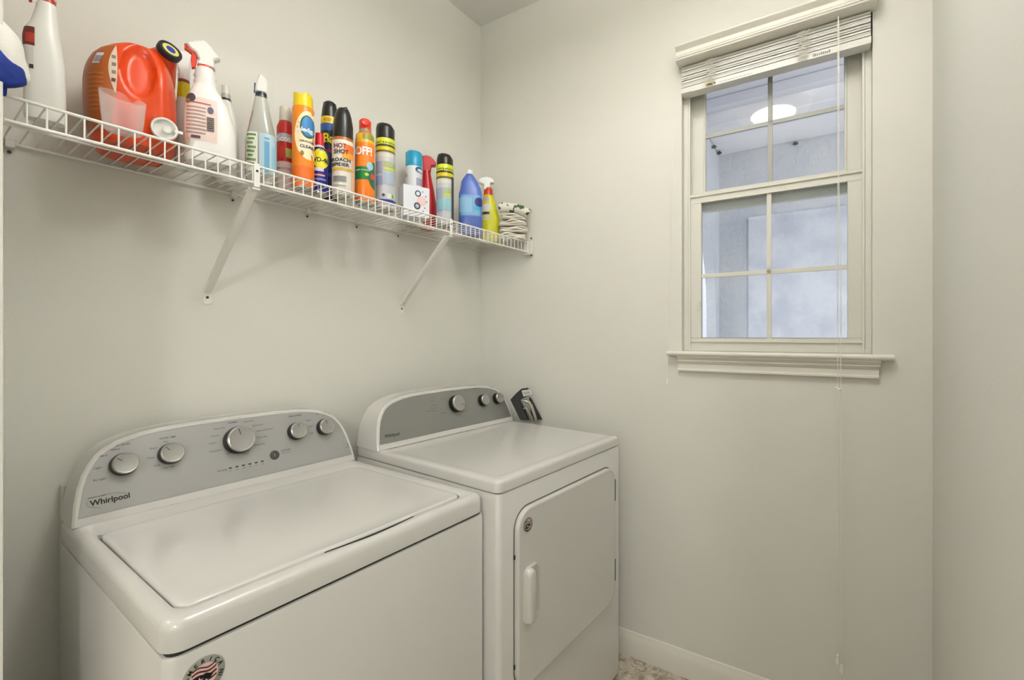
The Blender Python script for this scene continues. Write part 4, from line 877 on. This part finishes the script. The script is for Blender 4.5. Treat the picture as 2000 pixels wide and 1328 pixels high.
MB().lathe([(.0225, .0), (.0245, .001), (.0250, .012), (.0235, .0155), (.018, .0160), (.0175, .0135)], mat('cap_black', '16181E', .35), 36, M=Mq).lathe([(.0172, .0125), (.0168, .0150), (.0100, .0152)], ink('D8D070'), 36, M=Mq).lathe([(.0098, .0150), (.0092, .0160), (.0080, .0162)], ink('1C34A0'), 20, M=Mq).build('cap', jg)
# press tap
Mt = Matrix.Translation((.056, -.086, .046)) @ Matrix.Rotation(pi / 2 + .12, 4, 'X')
tw = plas('F1F0EA', .25)
tp_ = MB(); tp_.lathe([(.0235, -.012), (.0250, .004), (.0252, .016), (.0235, .0185), (.0205, .0180), (.0195, .010), (.004, .009)], tw, 32, M=Mt); to = tp_.build('tap', jg, ang=40)
MB().lathe([(.0085, .004), (.0085, .022), (.0070, .024), (.001, .0235)], tw, 20, M=Mt @ Matrix.Translation((.005, -.002, 0))).build('tap_button', to)
MB().box((.018, -.004, .012), (.034, .003, .017), tw, M=Mt).build('tap_lever', to, bevel=.001)
# clear measuring cup in front of the jug
cu = thing('measuring_cup', 'clear plastic measuring cup standing in front of the orange jug', 'cup', (-1.4147, -.262, DT), facing(-1.4147, -.262))
N = 48; lo_ = []
hh = lambda t_: .079 + .006 * cos(t_ - 2.6) - .013 * math.exp(-((((t_ - radians(-68) + pi) % (2 * pi)) - pi) / .22) ** 2)
def cl(r_, z, top=False, rin=0): return [((r_ - rin) * cos(2 * pi * k / N), (r_ - rin) * .78 * sin(2 * pi * k / N), hh(2 * pi * k / N) if top else z) for k in range(N)]
mb = MB(); mb.loft([cl(.027, 0), cl(.031, .003), cl(.0345, .030), cl(.0365, .055), cl(.0385, 0, True), cl(.0385, 0, True, .0014), cl(.0365, .055, rin=.0014), cl(.0345, .030, rin=.0014), cl(.031, .005, rin=.0014), cl(.027, .0025)], CUPM)
mb.build('cup_body', cu, ang=50)
for z in (.056,): MB().loft([cl(.0369, z), cl(.0373, z + .0006), cl(.0369, z + .0012)], CUPM, False, False).build('fill_line', cu)

# ---------------------------------------------------------------- cloths
def blob_tube(path, radii, m, squash=(1, 1), n=20, noise=.0, seed=1):
    rnd = random.Random(seed); P = [Vector(p) for p in path]; loops = []; up = Vector((0, 0, 1))
    ph = [rnd.uniform(0, 6) for _ in range(6)]
    for i, p in enumerate(P):
        d = (P[min(i + 1, len(P) - 1)] - P[max(i - 1, 0)]).normalized(); a = d.cross(up); a = a.normalized() if a.length > .05 else Vector((1, 0, 0)); b_ = a.cross(d).normalized()
        L = []
        for k in range(n):
            t_ = 2 * pi * k / n; r_ = radii[i] * (1 + noise * (sin(3 * t_ + ph[0] + i * .7) * .5 + sin(5 * t_ + ph[1] - i * .5) * .3 + sin(2 * t_ + ph[2] + i * .33) * .4))
            L.append(tuple(p + a * r_ * cos(t_) * squash[0] + b_ * r_ * sin(t_) * squash[1]))
        loops.append(L)
    return loops
def spline(P, n):
    P = [Vector(p) for p in P]; out = []
    for i in range(len(P) - 1):
        p0, p1, p2, p3 = P[max(i - 1, 0)], P[i], P[i + 1], P[min(i + 2, len(P) - 1)]
        for k in range(n):
            t_ = k / n; out.append(.5 * ((2 * p1) + (p2 - p0) * t_ + (2 * p0 - 5 * p1 + 4 * p2 - p3) * t_ ** 2 + (3 * p1 - p0 - 3 * p2 + p3) * t_ ** 3))
    return out + [P[-1]]
du = thing('duster_cloth', 'fluffy white cloth with a deep blue lining, bunched over the left end of the shelf', 'cloth', (-1.597, -.330, DT))
BLUE = mat('blue_lining', '163A9E', .8, bump=(60, .004, .7), var=(30, '0C2470', .4, .7))
ob_ = [(-.066, .01, .128), (-.034, .0, .106), (-.004, -.005, .080), (.012, -.005, .045), (.024, -.004, .010)]
pp = spline(ob_, 6); rad = [.018 + .013 * sin(pi * min(1, (i + 3) / (len(pp) + 1))) for i in range(len(pp))]; rad[-1] = .008; rad[-2] = .015; rad[0] = .012
MB().loft(blob_tube(pp, rad, FUR, (1.0, 1.0), 22, .08, 3), FUR).build('outer_fold', du, ang=70)
pp = spline([(-.055, .004, .08), (-.038, -.022, .050), (-.026, -.026, .015), (-.026, -.026, -.020), (-.024, -.024, -.050)], 6); rad = [.018 + .007 * sin(pi * i / len(pp)) for i in range(len(pp))]; rad[-1] = .006
MB().loft(blob_tube(pp, rad, FUR, (.8, 1.0), 20, .10, 5), FUR).build('hanging_fold', du, ang=70)
pp = spline([(-.040, -.004, .060), (-.016, -.014, .044), (.004, -.016, .022), (.016, -.014, -.001)], 6); rad = [.016 + .010 * sin(pi * i / len(pp)) for i in range(len(pp))]; rad[-1] = .006
MB().loft(blob_tube(pp, rad, BLUE, (.9, 1.1), 20, .12, 8), BLUE).build('lining', du, ang=70)
pp = spline([(-.040, -.012, .002), (-.022, -.018, -.006), (-.006, -.014, -.006), (.008, -.006, -.002)], 5); rad = [.011] * len(pp); rad[-1] = .003; rad[0] = .004
MB().loft(blob_tube(pp, rad, BLUE, (.9, 1.2), 18, .12, 9), BLUE).build('lining_fold', du, ang=70)

# towels at the right end of the shelf: axis along the camera-facing direction
E = Matrix.Rotation(-pi / 2 + .600, 4, 'Z')
def leafy():
    m = mat('leaf_print_cloth', 'E4E0D0', .95, bump=(260, .002, .5), spec=.1)
    nt = m.node_tree; L = nt.links.new; b = nt.nodes['Principled BSDF']; tc = nt.nodes.new('ShaderNodeTexCoord')
    v = nt.nodes.new('ShaderNodeTexNoise'); v.inputs['Scale'].default_value = 34; v.inputs['Detail'].default_value = 1; L(tc.outputs['Object'], v.inputs['Vector'])
    r = nt.nodes.new('ShaderNodeValToRGB'); e = r.color_ramp.elements; e[0].position = .56; e[0].color = (*lin('E8E4D6'), 1); e[1].position = .60; e[1].color = (*lin('55664A'), 1)
    L(v.outputs['Fac'], r.inputs['Fac']); L(r.outputs['Color'], b.inputs['Base Color']); return m
LEAF = leafy()
def fold(name, label, z, L_, Wd, Th, seed, m, ox=0, oy=0, sag=.0, rz=0, droop=0):
    """folded cloth: a rounded slab whose layers show at the side, wavy along its length"""
    rnd = random.Random(seed); t = thing(name, label, 'cloth', (-.064 + ox, -.262 + oy, z), -pi / 2 + .600 + rz, 'folded cloths at the right end of the shelf')
    ph = [rnd.uniform(0, 6) for _ in range(6)]; nl = 3
    for q in range(nl):
        z0 = Th * q / nl; th = Th / nl * 1.12; loops = []; n = 16
        for i in range(17):
            x = -L_ / 2 + L_ * i / 16; e_ = sqrt(max(.02, 1 - (abs(x) / (L_ / 2)) ** 8)); L = []
            wv = .006 * sin(x * 46 + ph[q]) + .004 * sin(x * 91 + ph[q + 1]) ; dz = sag * (x / L_ * 2) ** 2 + droop * (x / L_) + .0045 * sin(x * 62 + ph[q + 2])
            for k in range(n):
                a = 2 * pi * k / n; cy = cos(a); sy = sin(a)
                L.append((x, (Wd / 2 * e_ - .006 * q) * abs(cy) ** .6 * (1 if cy > 0 else -1) + wv, max(.0008 - (z - DT if z < DT else 0), z0 + th / 2 + dz * (q + 1) / nl + th / 2 * e_ * abs(sy) ** .8 * (1 if sy > 0 else -1))))
            loops.append(L)
        MB().loft(loops, m).build('fold_layer', t, ang=70)
    return t
fold('folded_cloth', 'cream folded cloth, bottom of the pile at the right end of the shelf', DT, .124, .074, .030, 11, CLOTH, 0, 0)
fold('folded_cloth', 'cream folded cloth, second from the bottom of the pile by the window wall', DT + .033, .136, .076, .027, 12, CLOTH, .002, -.003, rz=.06)
fold('folded_cloth', 'cream folded cloth, third from the bottom of the pile by the window wall', DT + .063, .130, .076, .026, 13, CLOTH, -.002, .002, rz=-.05)
fold('folded_cloth', 'crumpled cream cloth just under the leaf-print roll', DT + .092, .118, .074, .024, 14, CLOTH, .001, .0, rz=.03, droop=-.02)
rt = thing('rolled_towel', 'rolled cloth with green leaf print, on top of the cream cloth pile', 'towel', (-.064, -.262, DT + .138), -pi / 2 + .600)
pp = spline([(-.066, 0, .012), (-.038, 0, .015), (-.005, 0, .012), (.032, -.004, .004), (.062, -.010, -.012), (.072, -.012, -.022)], 5)
rad = [.0215] * len(pp); rad[0] = .018; rad[-1] = .012; rad[-2] = .019
MB().loft(blob_tube(pp, rad, LEAF, (1.15, 1.0), 24, .04, 21), LEAF).build('roll', rt, ang=60)
